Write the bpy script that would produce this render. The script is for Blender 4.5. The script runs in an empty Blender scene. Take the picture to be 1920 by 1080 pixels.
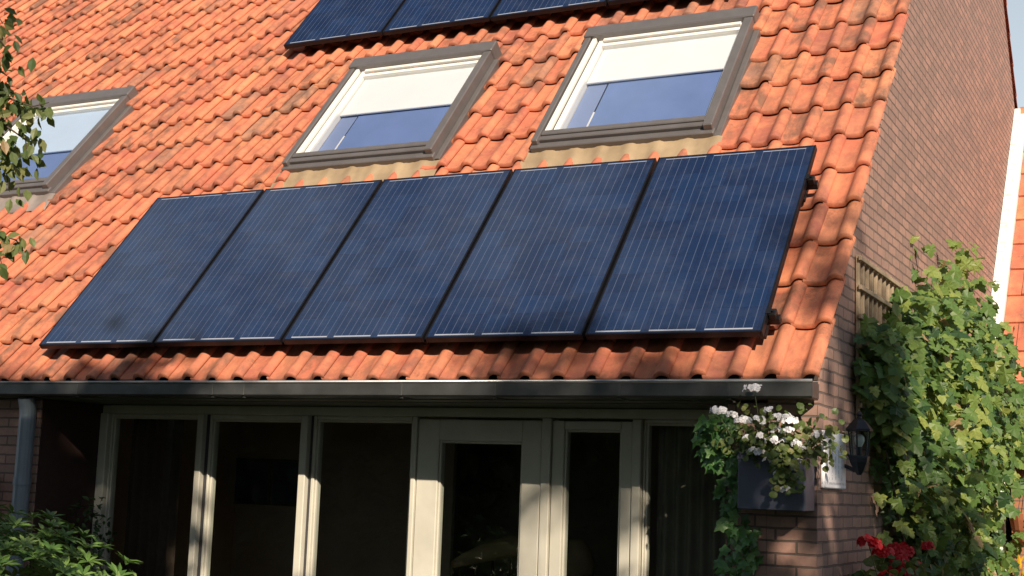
import bpy, math, random
import numpy as np
from mathutils import Vector, Matrix

random.seed(7)
rng = np.random.default_rng(7)
S = bpy.context.scene
C = S.collection
PI = math.pi

# ------------------------------------------------------------------ camera
def rot_cam(a, b, c):
    return Matrix.Rotation(a, 3, 'Z') @ Matrix.Rotation(b, 3, 'X') @ Matrix.Rotation(c, 3, 'Y')

cam_data = bpy.data.cameras.new('camera')
cam = bpy.data.objects.new('camera', cam_data)
C.objects.link(cam)
M = rot_cam(0.4741048, 0.1430255, -0.0362556)
cols = (M.col[0], M.col[2], -M.col[1])
mw = Matrix.Identity(4)
for j, cvec in enumerate(cols):
    for i in range(3):
        mw[i][j] = cvec[i]
mw.translation = Vector((7.1457, -6.8711, 1.6609))
cam.matrix_world = mw
cam_data.sensor_width = 36.0
cam_data.lens = 2578.08 / 1920 * 36.0
cam_data.clip_start = 0.05
cam_data.clip_end = 500
S.camera = cam

# ------------------------------------------------------------------ light
SUN_AZ, SUN_EL = math.radians(38.0), math.radians(27.0)   # azimuth from -Y towards +X
SUND = Vector((math.sin(SUN_AZ) * math.cos(SUN_EL), -math.cos(SUN_AZ) * math.cos(SUN_EL), math.sin(SUN_EL)))
sd = bpy.data.lights.new('sun', 'SUN')
sd.energy = 5.0
sd.angle = math.radians(0.5)
sd.color = (1.0, 0.84, 0.66)
sun = bpy.data.objects.new('sun', sd)
C.objects.link(sun)
sun.rotation_euler = SUND.to_track_quat('Z', 'Y').to_euler()
sun.location = SUND * 40

world = bpy.data.worlds.new('World')
S.world = world
world.use_nodes = True
wnt = world.node_tree
wn = wnt.nodes
wn.clear()
sky = wn.new('ShaderNodeTexSky')
sky.sky_type = 'NISHITA'
sky.sun_disc = False
sky.sun_elevation = SUN_EL
sky.sun_rotation = math.atan2(SUND.x, SUND.y)
sky.air_density = 1.0
sky.dust_density = 0.6
sky.ozone_density = 1.5
tc = wn.new('ShaderNodeTexCoord')
mp = wn.new('ShaderNodeMapping')
mp.inputs['Scale'].default_value = (1.0, 1.0, 2.2)
cn = wn.new('ShaderNodeTexNoise')
cn.inputs['Scale'].default_value = 2.6
cn.inputs['Detail'].default_value = 7
cn.inputs['Roughness'].default_value = 0.55
cr = wn.new('ShaderNodeValToRGB')
cr.color_ramp.elements[0].position = 0.47
cr.color_ramp.elements[0].color = (0, 0, 0, 1)
cr.color_ramp.elements[1].position = 0.68
cr.color_ramp.elements[1].color = (0.75, 0.75, 0.75, 1)
mx = wn.new('ShaderNodeMix')
mx.data_type = 'RGBA'
mx.inputs[7].default_value = (12.5, 14.0, 15.0, 1)
bg = wn.new('ShaderNodeBackground')
bg.inputs['Strength'].default_value = 0.05
wo = wn.new('ShaderNodeOutputWorld')
L = wnt.links.new
L(tc.outputs['Generated'], mp.inputs['Vector'])
L(mp.outputs['Vector'], cn.inputs['Vector'])
L(cn.outputs['Fac'], cr.inputs['Fac'])
sz = wn.new('ShaderNodeSeparateXYZ')
L(tc.outputs['Generated'], sz.inputs[0])
hz = wn.new('ShaderNodeMapRange')
hz.inputs['From Min'].default_value = 0.10
hz.inputs['From Max'].default_value = 0.75
hz.inputs['To Min'].default_value = 0.95
hz.inputs['To Max'].default_value = 0.0
L(sz.outputs[2], hz.inputs['Value'])
am = wn.new('ShaderNodeMath')
am.operation = 'MAXIMUM'
L(cr.outputs['Color'], am.inputs[0])
L(hz.outputs[0], am.inputs[1])
L(am.outputs[0], mx.inputs[0])
L(sky.outputs['Color'], mx.inputs[6])
L(mx.outputs[2], bg.inputs['Color'])
L(bg.outputs['Background'], wo.inputs['Surface'])

S.view_settings.view_transform = 'Standard'
S.view_settings.look = 'None'
S.view_settings.exposure = 0.4
S.view_settings.gamma = 1.0
S.cycles.max_bounces = 8
S.cycles.transparent_max_bounces = 12
S.cycles.caustics_reflective = False
S.cycles.caustics_refractive = False

TH = 0.8632                                # pitch of the roof
# ------------------------------------------------------------------ materials
class Nodes:
    def __init__(self, name):
        self.mat = bpy.data.materials.new(name)
        self.mat.use_nodes = True
        self.nt = self.mat.node_tree
        self.nt.nodes.clear()
        self.out = self.nt.nodes.new('ShaderNodeOutputMaterial')
    def n(self, typ, **kw):
        nd = self.nt.nodes.new(typ)
        for k, v in kw.items():
            setattr(nd, k, v)
        return nd
    def set(self, sock, val):
        if isinstance(val, bpy.types.NodeSocket):
            self.nt.links.new(val, sock)
        else:
            if isinstance(val, (tuple, list)) and len(val) == 3 and sock.type == 'RGBA':
                val = (*val, 1)
            sock.default_value = val
    def math(self, op, a, b=None, c=None):
        nd = self.n('ShaderNodeMath', operation=op)
        self.set(nd.inputs[0], a)
        if b is not None:
            self.set(nd.inputs[1], b)
        if c is not None:
            self.set(nd.inputs[2], c)
        return nd.outputs[0]
    def mix(self, fac, a, b, blend='MIX'):
        nd = self.n('ShaderNodeMix', data_type='RGBA', blend_type=blend)
        self.set(nd.inputs[0], fac)
        self.set(nd.inputs[6], a)
        self.set(nd.inputs[7], b)
        return nd.outputs[2]
    def ramp(self, fac, stops):
        nd = self.n('ShaderNodeValToRGB')
        els = nd.color_ramp.elements
        while len(els) < len(stops):
            els.new(0.5)
        for e, (p, col) in zip(els, stops):
            e.position = p
            e.color = (*col, 1) if len(col) == 3 else col
        self.set(nd.inputs[0], fac)
        return nd.outputs[0]
    def coord(self, which='Object'):
        return self.n('ShaderNodeTexCoord').outputs[which]
    def noise(self, scale, detail=4, rough=0.55, vec=None, dist=0.0):
        nd = self.n('ShaderNodeTexNoise')
        nd.inputs['Scale'].default_value = scale
        nd.inputs['Detail'].default_value = detail
        nd.inputs['Roughness'].default_value = rough
        nd.inputs['Distortion'].default_value = dist
        self.set(nd.inputs['Vector'], vec if vec is not None else self.coord())
        return nd.outputs[0]
    def scaled(self, scale, vec=None):
        nd = self.n('ShaderNodeMapping')
        nd.inputs['Scale'].default_value = scale
        self.set(nd.inputs['Vector'], vec if vec is not None else self.coord())
        return nd.outputs[0]
    def attr(self, name='tint'):
        nd = self.n('ShaderNodeAttribute', attribute_name=name)
        return nd.outputs['Fac']
    def bump(self, height, strength=0.4, dist=0.01, normal=None):
        nd = self.n('ShaderNodeBump')
        nd.inputs['Strength'].default_value = strength
        nd.inputs['Distance'].default_value = dist
        self.set(nd.inputs['Height'], height)
        if normal is not None:
            self.set(nd.inputs['Normal'], normal)
        return nd.outputs[0]
    def principled(self, base, rough=0.6, metal=0.0, normal=None, spec=0.5, ior=None, coat=0.0):
        nd = self.n('ShaderNodeBsdfPrincipled')
        self.set(nd.inputs['Base Color'], base)
        self.set(nd.inputs['Roughness'], rough)
        self.set(nd.inputs['Metallic'], metal)
        nd.inputs['Specular IOR Level'].default_value = spec
        if ior:
            nd.inputs['IOR'].default_value = ior
        if coat:
            nd.inputs['Coat Weight'].default_value = coat
            nd.inputs['Coat Roughness'].default_value = 0.05
        if normal is not None:
            self.set(nd.inputs['Normal'], normal)
        return nd.outputs[0]
    def done(self, shader):
        self.nt.links.new(shader, self.out.inputs['Surface'])
        return self.mat

def plain(name, col, rough=0.6, metal=0.0, var=0.25, scale=9.0, bump=0.15, spec=0.5):
    m = Nodes(name)
    nz = m.noise(scale, 5)
    dark = tuple(c * (1 - var) for c in col)
    light = tuple(min(1, c * (1 + var * 0.6)) for c in col)
    base = m.ramp(nz, [(0.3, dark), (0.7, light)])
    r = m.math('MULTIPLY_ADD', m.noise(scale * 3, 3), 0.2, rough - 0.1)
    return m.done(m.principled(base, r, metal, m.bump(m.noise(scale * 12, 3), bump, 0.002), spec))

def tile_material(name):
    m = Nodes(name)
    t = m.attr('tint')
    base = m.ramp(t, [(0.0, (0.33, 0.110, 0.080)), (0.12, (0.47, 0.134, 0.084)), (0.3, (0.56, 0.165, 0.097)), (0.5, (0.64, 0.220, 0.117)),
                      (0.7, (0.58, 0.172, 0.102)), (0.88, (0.68, 0.270, 0.138)), (0.97, (0.47, 0.165, 0.112)), (1.0, (0.30, 0.17, 0.12))])
    rm_ = m.n('ShaderNodeMapping')
    rm_.inputs['Rotation'].default_value = (-TH, 0, 0)
    m.set(rm_.inputs['Vector'], m.coord())
    slope = m.scaled((1.0, 0.28, 1.0), rm_.outputs[0])
    streak = m.noise(13.0, 5, 0.65, slope)
    base = m.mix(m.ramp(streak, [(0.45, (0, 0, 0)), (0.70, (0.72, 0.72, 0.72))]), base, (0.21, 0.090, 0.058))
    big = m.noise(1.1, 3)
    base = m.mix(m.ramp(big, [(0.40, (0, 0, 0)), (0.62, (0.5, 0.5, 0.5))]), base, (0.40, 0.125, 0.085))
    mid = m.noise(7.0, 6, 0.65)
    base = m.mix(m.ramp(mid, [(0.40, (0, 0, 0)), (0.68, (0.5, 0.5, 0.5))]), base, (0.71, 0.29, 0.14))
    # lichen and soot stains, patchy
    st = m.noise(4.2, 7, 0.72, dist=0.6)
    fine = m.noise(38, 5, 0.7)
    f = m.math('MULTIPLY', m.ramp(st, [(0.50, (0, 0, 0)), (0.70, (1, 1, 1))]),
               m.ramp(fine, [(0.40, (0, 0, 0)), (0.62, (1, 1, 1))]))
    f = m.math('MULTIPLY', f, 0.72)
    base = m.mix(f, base, (0.115, 0.075, 0.05))
    # each tile carries its own amount of dirt
    d = m.attr('dirt')
    blot = m.noise(11.0, 5, 0.6, m.scaled((1, 0.45, 0.45)))
    f2 = m.math('MULTIPLY', m.ramp(blot, [(0.42, (0, 0, 0)), (0.62, (1, 1, 1))]), d)
    base = m.mix(f2, base, (0.15, 0.085, 0.06))
    sp = m.noise(160, 3, 0.7)
    base = m.mix(m.ramp(sp, [(0.6, (0, 0, 0)), (0.8, (0.45, 0.45, 0.45))]), base, (0.25, 0.13, 0.08))
    nrm = m.bump(m.noise(90, 6, 0.7), 0.35, 0.004, m.bump(m.noise(16, 3), 0.25, 0.006))
    return m.done(m.principled(base, 0.75, 0, nrm, 0.35))

def brick_material(name, c1, c2, mortar, grime):
    m = Nodes(name)
    co = m.n('ShaderNodeSeparateXYZ')
    m.set(co.inputs[0], m.coord())
    u = m.math('ADD', co.outputs[0], co.outputs[1])
    cb = m.n('ShaderNodeCombineXYZ')
    m.set(cb.inputs[0], u)
    m.set(cb.inputs[1], co.outputs[2])
    wob = m.noise(9, 2)
    vv = m.n('ShaderNodeVectorMath', operation='ADD')
    m.set(vv.inputs[0], cb.outputs[0])
    sc = m.n('ShaderNodeCombineXYZ')
    m.set(sc.inputs[1], m.math('MULTIPLY_ADD', wob, 0.012, -0.006))
    m.set(vv.inputs[1], sc.outputs[0])
    br = m.n('ShaderNodeTexBrick')
    br.offset = 0.5
    m.set(br.inputs['Vector'], vv.outputs[0])
    br.inputs['Scale'].default_value = 1.0
    br.inputs['Brick Width'].default_value = 0.215
    br.inputs['Row Height'].default_value = 0.0625
    br.inputs['Mortar Size'].default_value = 0.0062
    br.inputs['Mortar Smooth'].default_value = 0.25
    br.inputs['Bias'].default_value = -0.1
    m.set(br.inputs['Color1'], c1)
    m.set(br.inputs['Color2'], c2)
    m.set(br.inputs['Mortar'], mortar)
    base = br.outputs['Color']
    n1 = m.noise(3.0, 6, 0.65)
    base = m.mix(m.ramp(n1, [(0.35, (0, 0, 0)), (0.75, (0.55, 0.55, 0.55))]), base, grime)
    n2 = m.noise(40, 5, 0.7)
    base = m.mix(m.ramp(n2, [(0.45, (0, 0, 0)), (0.75, (0.5, 0.5, 0.5))]), base, (0.19, 0.13, 0.11))
    inv = m.math('SUBTRACT', 1.0, br.outputs['Fac'])
    nrm = m.bump(inv, 0.9, 0.012, m.bump(n2, 0.35, 0.004))
    return m.done(m.principled(base, 0.85, 0, nrm, 0.3))

def leaf_material(name, cols, trans=0.3, rough=0.45, tr_col=None):
    m = Nodes(name)
    t = m.attr('tint')
    k = len(cols)
    base = m.ramp(t, [(i / (k - 1), c) for i, c in enumerate(cols)])
    base = m.mix(m.ramp(m.noise(60, 3), [(0.4, (0, 0, 0)), (0.75, (0.35, 0.35, 0.35))]), base, tuple(c * 0.55 for c in cols[0]))
    p = m.principled(base, rough, 0, m.bump(m.noise(45, 2), 0.3, 0.004), 0.4)
    tr = m.n('ShaderNodeBsdfTranslucent')
    m.set(tr.inputs[0], m.mix(0.5, base, tr_col or (0.20, 0.26, 0.02)))
    mixn = m.n('ShaderNodeMixShader')
    mixn.inputs[0].default_value = trans
    m.nt.links.new(p, mixn.inputs[1])
    m.nt.links.new(tr.outputs[0], mixn.inputs[2])
    return m.done(mixn.outputs[0])

def glass_material(name, f0=0.045, tint=(0.9, 0.93, 0.95), rough=0.0, refl=(1, 1, 1)):
    m = Nodes(name)
    geo = m.n('ShaderNodeNewGeometry')
    dp_ = m.n('ShaderNodeVectorMath', operation='DOT_PRODUCT')
    m.set(dp_.inputs[0], geo.outputs['Normal'])
    m.set(dp_.inputs[1], geo.outputs['Incoming'])
    k = m.math('POWER', m.math('SUBTRACT', 1.0, m.math('ABSOLUTE', dp_.outputs['Value'])), 5.0)
    fres = m.math('MULTIPLY_ADD', k, 1.0 - f0, f0)
    wav = m.bump(m.noise(1.6, 2), 0.05, 0.01)
    tb = m.n('ShaderNodeBsdfTransparent')
    m.set(tb.inputs[0], tint)
    gl = m.n('ShaderNodeBsdfGlossy')
    gl.inputs['Roughness'].default_value = rough
    m.set(gl.inputs['Color'], refl)
    m.set(gl.inputs['Normal'], wav)
    mixn = m.n('ShaderNodeMixShader')
    m.set(mixn.inputs[0], fres)
    m.nt.links.new(tb.outputs[0], mixn.inputs[1])
    m.nt.links.new(gl.outputs[0], mixn.inputs[2])
    return m.done(mixn.outputs[0])

PW, PH = 1.0, 1.64      # one solar panel
def panel_material():
    m = Nodes('solar_cells')
    co = m.n('ShaderNodeSeparateXYZ')
    m.set(co.inputs[0], m.coord())
    x, y = co.outputs[0], co.outputs[1]
    pitch = 0.1565
    x0 = (PW - 6 * pitch) / 2
    y0 = (PH - 10 * pitch) / 2
    cx = m.math('DIVIDE', m.math('SUBTRACT', x, x0), pitch)
    cy = m.math('DIVIDE', m.math('SUBTRACT', y, y0), pitch)
    inx = m.math('MULTIPLY', m.math('GREATER_THAN', cx, 0.0), m.math('LESS_THAN', cx, 6.0))
    iny = m.math('MULTIPLY', m.math('GREATER_THAN', cy, -0.12), m.math('LESS_THAN', cy, 10.12))
    incell = m.math('MULTIPLY', inx, iny)
    fx = m.math('FRACT', cx)
    bus = m.math('ABSOLUTE', m.math('SUBTRACT', m.math('FRACT', m.math('MULTIPLY', cx, 3.0)), 0.5))
    busm = m.math('MULTIPLY', m.math('LESS_THAN', bus, 0.036), incell)
    gapx = m.math('GREATER_THAN', m.math('ABSOLUTE', m.math('SUBTRACT', fx, 0.5)), 0.489)
    gapy = m.math('GREATER_THAN', m.math('ABSOLUTE', m.math('SUBTRACT', m.math('FRACT', cy), 0.5)), 0.489)
    gap = m.math('MAXIMUM', gapx, gapy)
    # silver ribbons joining two columns of cells at the foot and head
    seg = m.math('ABSOLUTE', m.math('SUBTRACT', m.math('FRACT', m.math('DIVIDE', cx, 2.0)), 0.5))
    segin = m.math('MULTIPLY', m.math('LESS_THAN', seg, 0.42), inx)
    foot = m.math('LESS_THAN', m.math('ABSOLUTE', m.math('SUBTRACT', y, 0.026)), 0.0052)
    head = m.math('LESS_THAN', m.math('ABSOLUTE', m.math('SUBTRACT', y, PH - 0.026)), 0.0030)
    rib = m.math('MULTIPLY', m.math('MAXIMUM', foot, head), segin)
    oi = m.n('ShaderNodeObjectInfo')
    n1 = m.noise(2.2, 4)
    cell = m.ramp(n1, [(0.3, (0.008, 0.017, 0.052)), (0.7, (0.012, 0.025, 0.070))])
    cellid = m.n('ShaderNodeTexWhiteNoise')
    fl = m.n('ShaderNodeCombineXYZ')
    m.set(fl.inputs[0], m.math('FLOOR', cx)); m.set(fl.inputs[1], m.math('FLOOR', cy)); m.set(fl.inputs[2], oi.outputs['Random'])
    m.set(cellid.inputs[0], fl.outputs[0])
    cell = m.mix(m.math('MULTIPLY', cellid.outputs[0], 0.45), cell, (0.014, 0.040, 0.115))
    base = m.mix(m.math('MULTIPLY', gap, 0.6), cell, (0.012, 0.012, 0.03))
    base = m.mix(m.math('MULTIPLY', busm, 0.55), base, (0.125, 0.155, 0.24))
    base = m.mix(rib, base, (0.34, 0.37, 0.44))
    dust = m.noise(5, 6, 0.7)
    base = m.mix(m.ramp(dust, [(0.45, (0, 0, 0)), (0.8, (0.07, 0.07, 0.07))]), base, (0.3, 0.3, 0.32))
    rough = m.math('MULTIPLY_ADD', dust, 0.10, 0.06)
    return m.done(m.principled(base, rough, 0, m.bump(m.noise(0.9, 2), 0.04, 0.02), 0.5, 1.8))

# ------------------------------------------------------------------ mesh builder
class MB:
    def __init__(self):
        self.v, self.f, self.t, self.d, self.mi, self.nv = [], [], [], [], [], 0
    def add(self, verts, faces, tint=0.5, dirt=0.0, mi=0):
        verts = np.asarray(verts, float).reshape(-1, 3)
        self.v.append(verts)
        for i, fc in enumerate(faces):
            self.f.append(tuple(int(k) + self.nv for k in fc))
            self.t.append(tint)
            self.d.append(dirt)
            self.mi.append(mi)
        self.nv += len(verts)
    def box(self, x0, x1, y0, y1, z0, z1, tint=0.5, mi=0, bev=0.0):
        if bev <= 0:
            v = [(x, y, z) for z in (z0, z1) for y in (y0, y1) for x in (x0, x1)]
            f = [(0, 2, 3, 1), (4, 5, 7, 6), (0, 1, 5, 4), (2, 6, 7, 3), (0, 4, 6, 2), (1, 3, 7, 5)]
            self.add(v, f, tint, mi=mi)
            return
        b = min(bev, (x1 - x0) / 2.2, (y1 - y0) / 2.2, (z1 - z0) / 2.2)
        v = []
        for sx in (0, 1):
            for sy in (0, 1):
                for sz in (0, 1):
                    X, Y, Z = (x0, x1)[sx], (y0, y1)[sy], (z0, z1)[sz]
                    dx, dy, dz = (b, -b)[sx], (b, -b)[sy], (b, -b)[sz]
                    v += [(X, Y + dy, Z + dz), (X + dx, Y, Z + dz), (X + dx, Y + dy, Z)]
        def I(sx, sy, sz, k): return ((sx * 2 + sy) * 2 + sz) * 3 + k
        f = []
        for s in (0, 1):
            f.append((I(s, 0, 0, 0), I(s, 1, 0, 0), I(s, 1, 1, 0), I(s, 0, 1, 0)))
            f.append((I(0, s, 0, 1), I(1, s, 0, 1), I(1, s, 1, 1), I(0, s, 1, 1)))
            f.append((I(0, 0, s, 2), I(1, 0, s, 2), I(1, 1, s, 2), I(0, 1, s, 2)))
        for p in (0, 1):
            for q in (0, 1):
                f.append((I(p, q, 0, 0), I(p, q, 1, 0), I(p, q, 1, 1), I(p, q, 0, 1)))
                f.append((I(p, 0, q, 0), I(p, 1, q, 0), I(p, 1, q, 2), I(p, 0, q, 2)))
                f.append((I(0, p, q, 1), I(1, p, q, 1), I(1, p, q, 2), I(0, p, q, 2)))
        for sx in (0, 1):
            for sy in (0, 1):
                for sz in (0, 1):
                    f.append((I(sx, sy, sz, 0), I(sx, sy, sz, 1), I(sx, sy, sz, 2)))
        self.add(v, f, tint, mi=mi)
    def ring(self, x0, x1, y0, y1, wl, wr, wb, wt, z0, z1, mi=0, bev=0.004):
        self.box(x0, x0 + wl, y0, y1, z0, z1, mi=mi, bev=bev)
        self.box(x1 - wr, x1, y0, y1, z0, z1, mi=mi, bev=bev)
        e = 0.0015
        self.box(x0 + wl + e, x1 - wr - e, y0, y0 + wb, z0, z1 - 0.001, mi=mi, bev=bev)
        self.box(x0 + wl + e, x1 - wr - e, y1 - wt, y1, z0, z1 - 0.001, mi=mi, bev=bev)
    def tube(self, pts, radii, n=8, tint=0.5, cap=True, mi=0):
        pts = [Vector(p) for p in pts]
        if not isinstance(radii, (list, tuple)):
            radii = [radii] * len(pts)
        v = []
        prev = None
        for i, p in enumerate(pts):
            d = (pts[min(i + 1, len(pts) - 1)] - pts[max(i - 1, 0)])
            if d.length < 1e-9:
                d = Vector((0, 0, 1))
            d.normalize()
            if prev is None:
                a = d.orthogonal().normalized()
            else:
                a = (prev - d * prev.dot(d))
                a = a.normalized() if a.length > 1e-6 else d.orthogonal().normalized()
            prev = a
            bb = d.cross(a)
            for k in range(n):
                an = 2 * PI * k / n
                v.append(p + (a * math.cos(an) + bb * math.sin(an)) * radii[i])
        f = []
        for i in range(len(pts) - 1):
            for k in range(n):
                f.append((i * n + k, i * n + (k + 1) % n, (i + 1) * n + (k + 1) % n, (i + 1) * n + k))
        if cap:
            f.append(tuple(range(n - 1, -1, -1)))
            f.append(tuple((len(pts) - 1) * n + k for k in range(n)))
        self.add([tuple(q) for q in v], f, tint, mi=mi)
    def lathe(self, prof, n=12, c=(0, 0, 0), tint=0.5, mi=0):
        v = []
        for r, z in prof:
            for k in range(n):
                an = 2 * PI * (k + 0.5) / n
                v.append((c[0] + r * math.cos(an), c[1] + r * math.sin(an), c[2] + z))
        f = []
        for i in range(len(prof) - 1):
            for k in range(n):
                f.append((i * n + k, i * n + (k + 1) % n, (i + 1) * n + (k + 1) % n, (i + 1) * n + k))
        f.append(tuple(range(n - 1, -1, -1)))
        f.append(tuple((len(prof) - 1) * n + k for k in range(n)))
        self.add(v, f, tint, mi=mi)
    def prism(self, poly, axis, a0, a1, mi=0):
        """poly: list of 2-D points; axis 'x': points are (y,z); 'y': (x,z)."""
        n = len(poly)
        def mk(p, a):
            return (a, p[0], p[1]) if axis == 'x' else (p[0], a, p[1])
        v = [mk(p, a0) for p in poly] + [mk(p, a1) for p in poly]
        f = [tuple(range(n - 1, -1, -1)), tuple(range(n, 2 * n))]
        for i in range(n):
            j = (i + 1) % n
            f.append((i, j, n + j, n + i))
        self.add(v, f, mi=mi)
    def leaves(self, cen, along, normal, size, tv, tf, tint):
        """many copies of a small leaf template, one chunk."""
        cen = np.asarray(cen, float); al = np.asarray(along, float); no = np.asarray(normal, float)
        size = np.asarray(size, float)
        al = al / (np.linalg.norm(al, axis=1, keepdims=True) + 1e-9)
        no = no - al * (no * al).sum(1, keepdims=True)
        no = no / (np.linalg.norm(no, axis=1, keepdims=True) + 1e-9)
        ac = np.cross(al, no)
        tv = np.asarray(tv, float)
        V = cen[:, None, :] + size[:, None, None] * (tv[None, :, 0, None] * ac[:, None, :] +
            tv[None, :, 1, None] * al[:, None, :] + tv[None, :, 2, None] * no[:, None, :])
        k = len(tv)
        for i in range(len(cen)):
            o = self.nv + i * k
            for fc in tf:
                self.f.append(tuple(o + q for q in fc))
                self.t.append(float(tint[i]))
                self.d.append(0.0)
                self.mi.append(0)
        self.v.append(V.reshape(-1, 3))
        self.nv += len(cen) * k
    def build(self, name, mats, parent=None, smooth=False, loc=None, rot=None, dirt=False):
        me = bpy.data.meshes.new(name)
        V = np.concatenate(self.v) if self.v else np.zeros((0, 3))
        me.from_pydata(V.tolist(), [], self.f)
        if not isinstance(mats, (list, tuple)):
            mats = [mats]
        for mt in mats:
            me.materials.append(mt)
        if len(mats) > 1:
            me.polygons.foreach_set('material_index', self.mi)
        at = me.attributes.new('tint', 'FLOAT', 'FACE')
        at.data.foreach_set('value', self.t)
        if dirt:
            at = me.attributes.new('dirt', 'FLOAT', 'FACE')
            at.data.foreach_set('value', self.d)
        if smooth:
            me.polygons.foreach_set('use_smooth', [True] * len(me.polygons))
        me.update()
        me.validate()
        o = bpy.data.objects.new(name, me)
        C.objects.link(o)
        if parent is not None:
            o.parent = parent
        if loc is not None:
            o.location = loc
        if rot is not None:
            o.rotation_euler = rot
        return o

def fix_normals(o):
    import bmesh
    bm = bmesh.new()
    bm.from_mesh(o.data)
    bmesh.ops.recalc_face_normals(bm, faces=bm.faces)
    bm.to_mesh(o.data)
    bm.free()
    return o

def tag(o, label=None, cat=None, group=None, kind=None):
    if label: o['label'] = label
    if cat: o['category'] = cat
    if group: o['group'] = group
    if kind: o['kind'] = kind
    return o

def thing(name, label, cat, loc=(0, 0, 0), rot=(0, 0, 0), group=None):
    o = bpy.data.objects.new(name, None)
    o.empty_display_size = 0.2
    C.objects.link(o)
    o.location = loc
    o.rotation_euler = rot
    return tag(o, label, cat, group)

def copy_tree(o, parent=None):
    c = o.copy()
    C.objects.link(c)
    if parent is not None:
        c.parent = parent
    for ch in list(o.children):
        copy_tree(ch, c)
    return c

def unit(n):
    v = rng.normal(size=(n, 3))
    return v / np.linalg.norm(v, axis=1, keepdims=True)

# leaf templates: x across, y along (base at 0, tip at 1), z normal
LEAF_OVAL = ([(0, 0, 0), (0.22, 0.28, 0.06), (0.26, 0.58, 0.05), (0, 1.0, -0.08), (-0.26, 0.58, 0.05), (-0.22, 0.28, 0.06), (0, 0.45, -0.02)],
             [(0, 1, 6), (1, 2, 6), (2, 3, 6), (3, 4, 6), (4, 5, 6), (5, 0, 6)])
LEAF_LONG = ([(0, 0, 0), (0.12, 0.35, 0.05), (0.13, 0.65, 0.02), (0, 1.0, -0.12), (-0.13, 0.65, 0.02), (-0.12, 0.35, 0.05), (0, 0.5, -0.02)],
             [(0, 1, 6), (1, 2, 6), (2, 3, 6), (3, 4, 6), (4, 5, 6), (5, 0, 6)])
def palmate():
    o = [(0.0, 0.05), (0.22, -0.10), (0.50, 0.06), (0.36, 0.22), (0.58, 0.46), (0.30, 0.50), (0.26, 0.72), (0.0, 1.0),
         (-0.26, 0.72), (-0.30, 0.50), (-0.58, 0.46), (-0.36, 0.22), (-0.50, 0.06), (-0.22, -0.10)]
    v = [(x, y, -0.18 * (x * x) - 0.10 * max(0, y - 0.4) ** 2 + 0.05 * math.sin(9 * x + 5 * y)) for x, y in o] + [(0, 0.3, 0.05)]
    f = [(i, (i + 1) % 14, 14) for i in range(14)]
    return v, f
LEAF_VINE = palmate()
LEAF_IVY = ([(0, 0, 0), (0.35, -0.05, -0.03), (0.30, 0.3, 0), (0.42, 0.5, -0.06), (0.16, 0.6, 0.0), (0, 1.0, -0.1), (-0.16, 0.6, 0.0), (-0.42, 0.5, -0.06), (-0.30, 0.3, 0), (-0.35, -0.05, -0.03), (0, 0.35, 0.05)],
            [(i, (i + 1) % 10, 10) for i in range(10)])
LEAF_ROUND = ([(math.cos(a) * 0.5, 0.5 + math.sin(a) * 0.5, 0.10 * math.cos(2 * a)) for a in np.linspace(-PI / 2, 1.5 * PI, 9)[:-1]] + [(0, 0.5, -0.06)],
              [(i, (i + 1) % 8, 8) for i in range(8)])

# ------------------------------------------------------------------ roof frame (u along eaves, v up the slope, w out)
CT, ST = math.cos(TH), math.sin(TH)
ZP = 2.5                                   # height of the lower panels' bottom edge
def rp(u, v, w):
    return (u, v * CT - w * ST, ZP + v * ST + w * CT)
ROT = (TH, 0, 0)
GX = 5.37                                  # face of the gable wall
UR = 5.395                                 # right edge of the tiles
UL = -9.0
RIDGE_V = 8.40
def roof_z(y, w):                          # height of the plane w over depth y
    v = (y + w * ST) / CT
    return ZP + v * ST + w * CT

# ------------------------------------------------------------------ material set
M_tile = tile_material('terracotta_tile')
M_brick = brick_material('brown_brick', (0.42, 0.248, 0.195), (0.275, 0.180, 0.15), (0.125, 0.095, 0.084), (0.20, 0.15, 0.13))
M_brick2 = brick_material('orange_brick', (0.46, 0.20, 0.10), (0.38, 0.16, 0.09), (0.20, 0.16, 0.13), (0.3, 0.16, 0.10))
M_cells = panel_material()
M_black = plain('black_anodised', (0.018, 0.019, 0.026), 0.38, 0.6, 0.2, 20, 0.05)
M_rail = plain('dark_clamp_metal', (0.03, 0.03, 0.034), 0.4, 0.7, 0.3, 30, 0.1)
M_alu = plain('grey_window_cladding', (0.175, 0.162, 0.162), 0.40, 0.35, 0.12, 8, 0.06)
M_white = plain('white_paint', (0.78, 0.76, 0.72), 0.4, 0, 0.06, 6, 0.05)
M_gask = plain('black_gasket', (0.05, 0.05, 0.055), 0.6, 0, 0.1, 20, 0.05)
M_cream = plain('cream_frame_paint', (0.60, 0.585, 0.505), 0.4, 0, 0.10, 5, 0.06)
M_olive = plain('olive_soffit_paint', (0.11, 0.12, 0.095), 0.5, 0, 0.15, 5, 0.08)
M_zinc = plain('weathered_zinc', (0.105, 0.11, 0.112), 0.42, 0.55, 0.35, 5, 0.15)
M_zincl = plain('pale_zinc', (0.33, 0.34, 0.35), 0.38, 0.6, 0.2, 12, 0.1)  # paler zinc for the gutter rim, door handle and neighbour's gutter
M_pipe = plain('grey_blue_pipe', (0.17, 0.21, 0.25), 0.4, 0, 0.12, 6, 0.05)
M_lead = plain('tan_lead_apron', (0.37, 0.275, 0.17), 0.6, 0.1, 0.22, 6, 0.25)
M_leadg = plain('grey_lead_apron', (0.26, 0.22, 0.20), 0.6, 0.1, 0.25, 6, 0.25)
M_blind = plain('white_blind_cloth', (0.90, 0.90, 0.90), 0.8, 0, 0.02, 4, 0.05)
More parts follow.
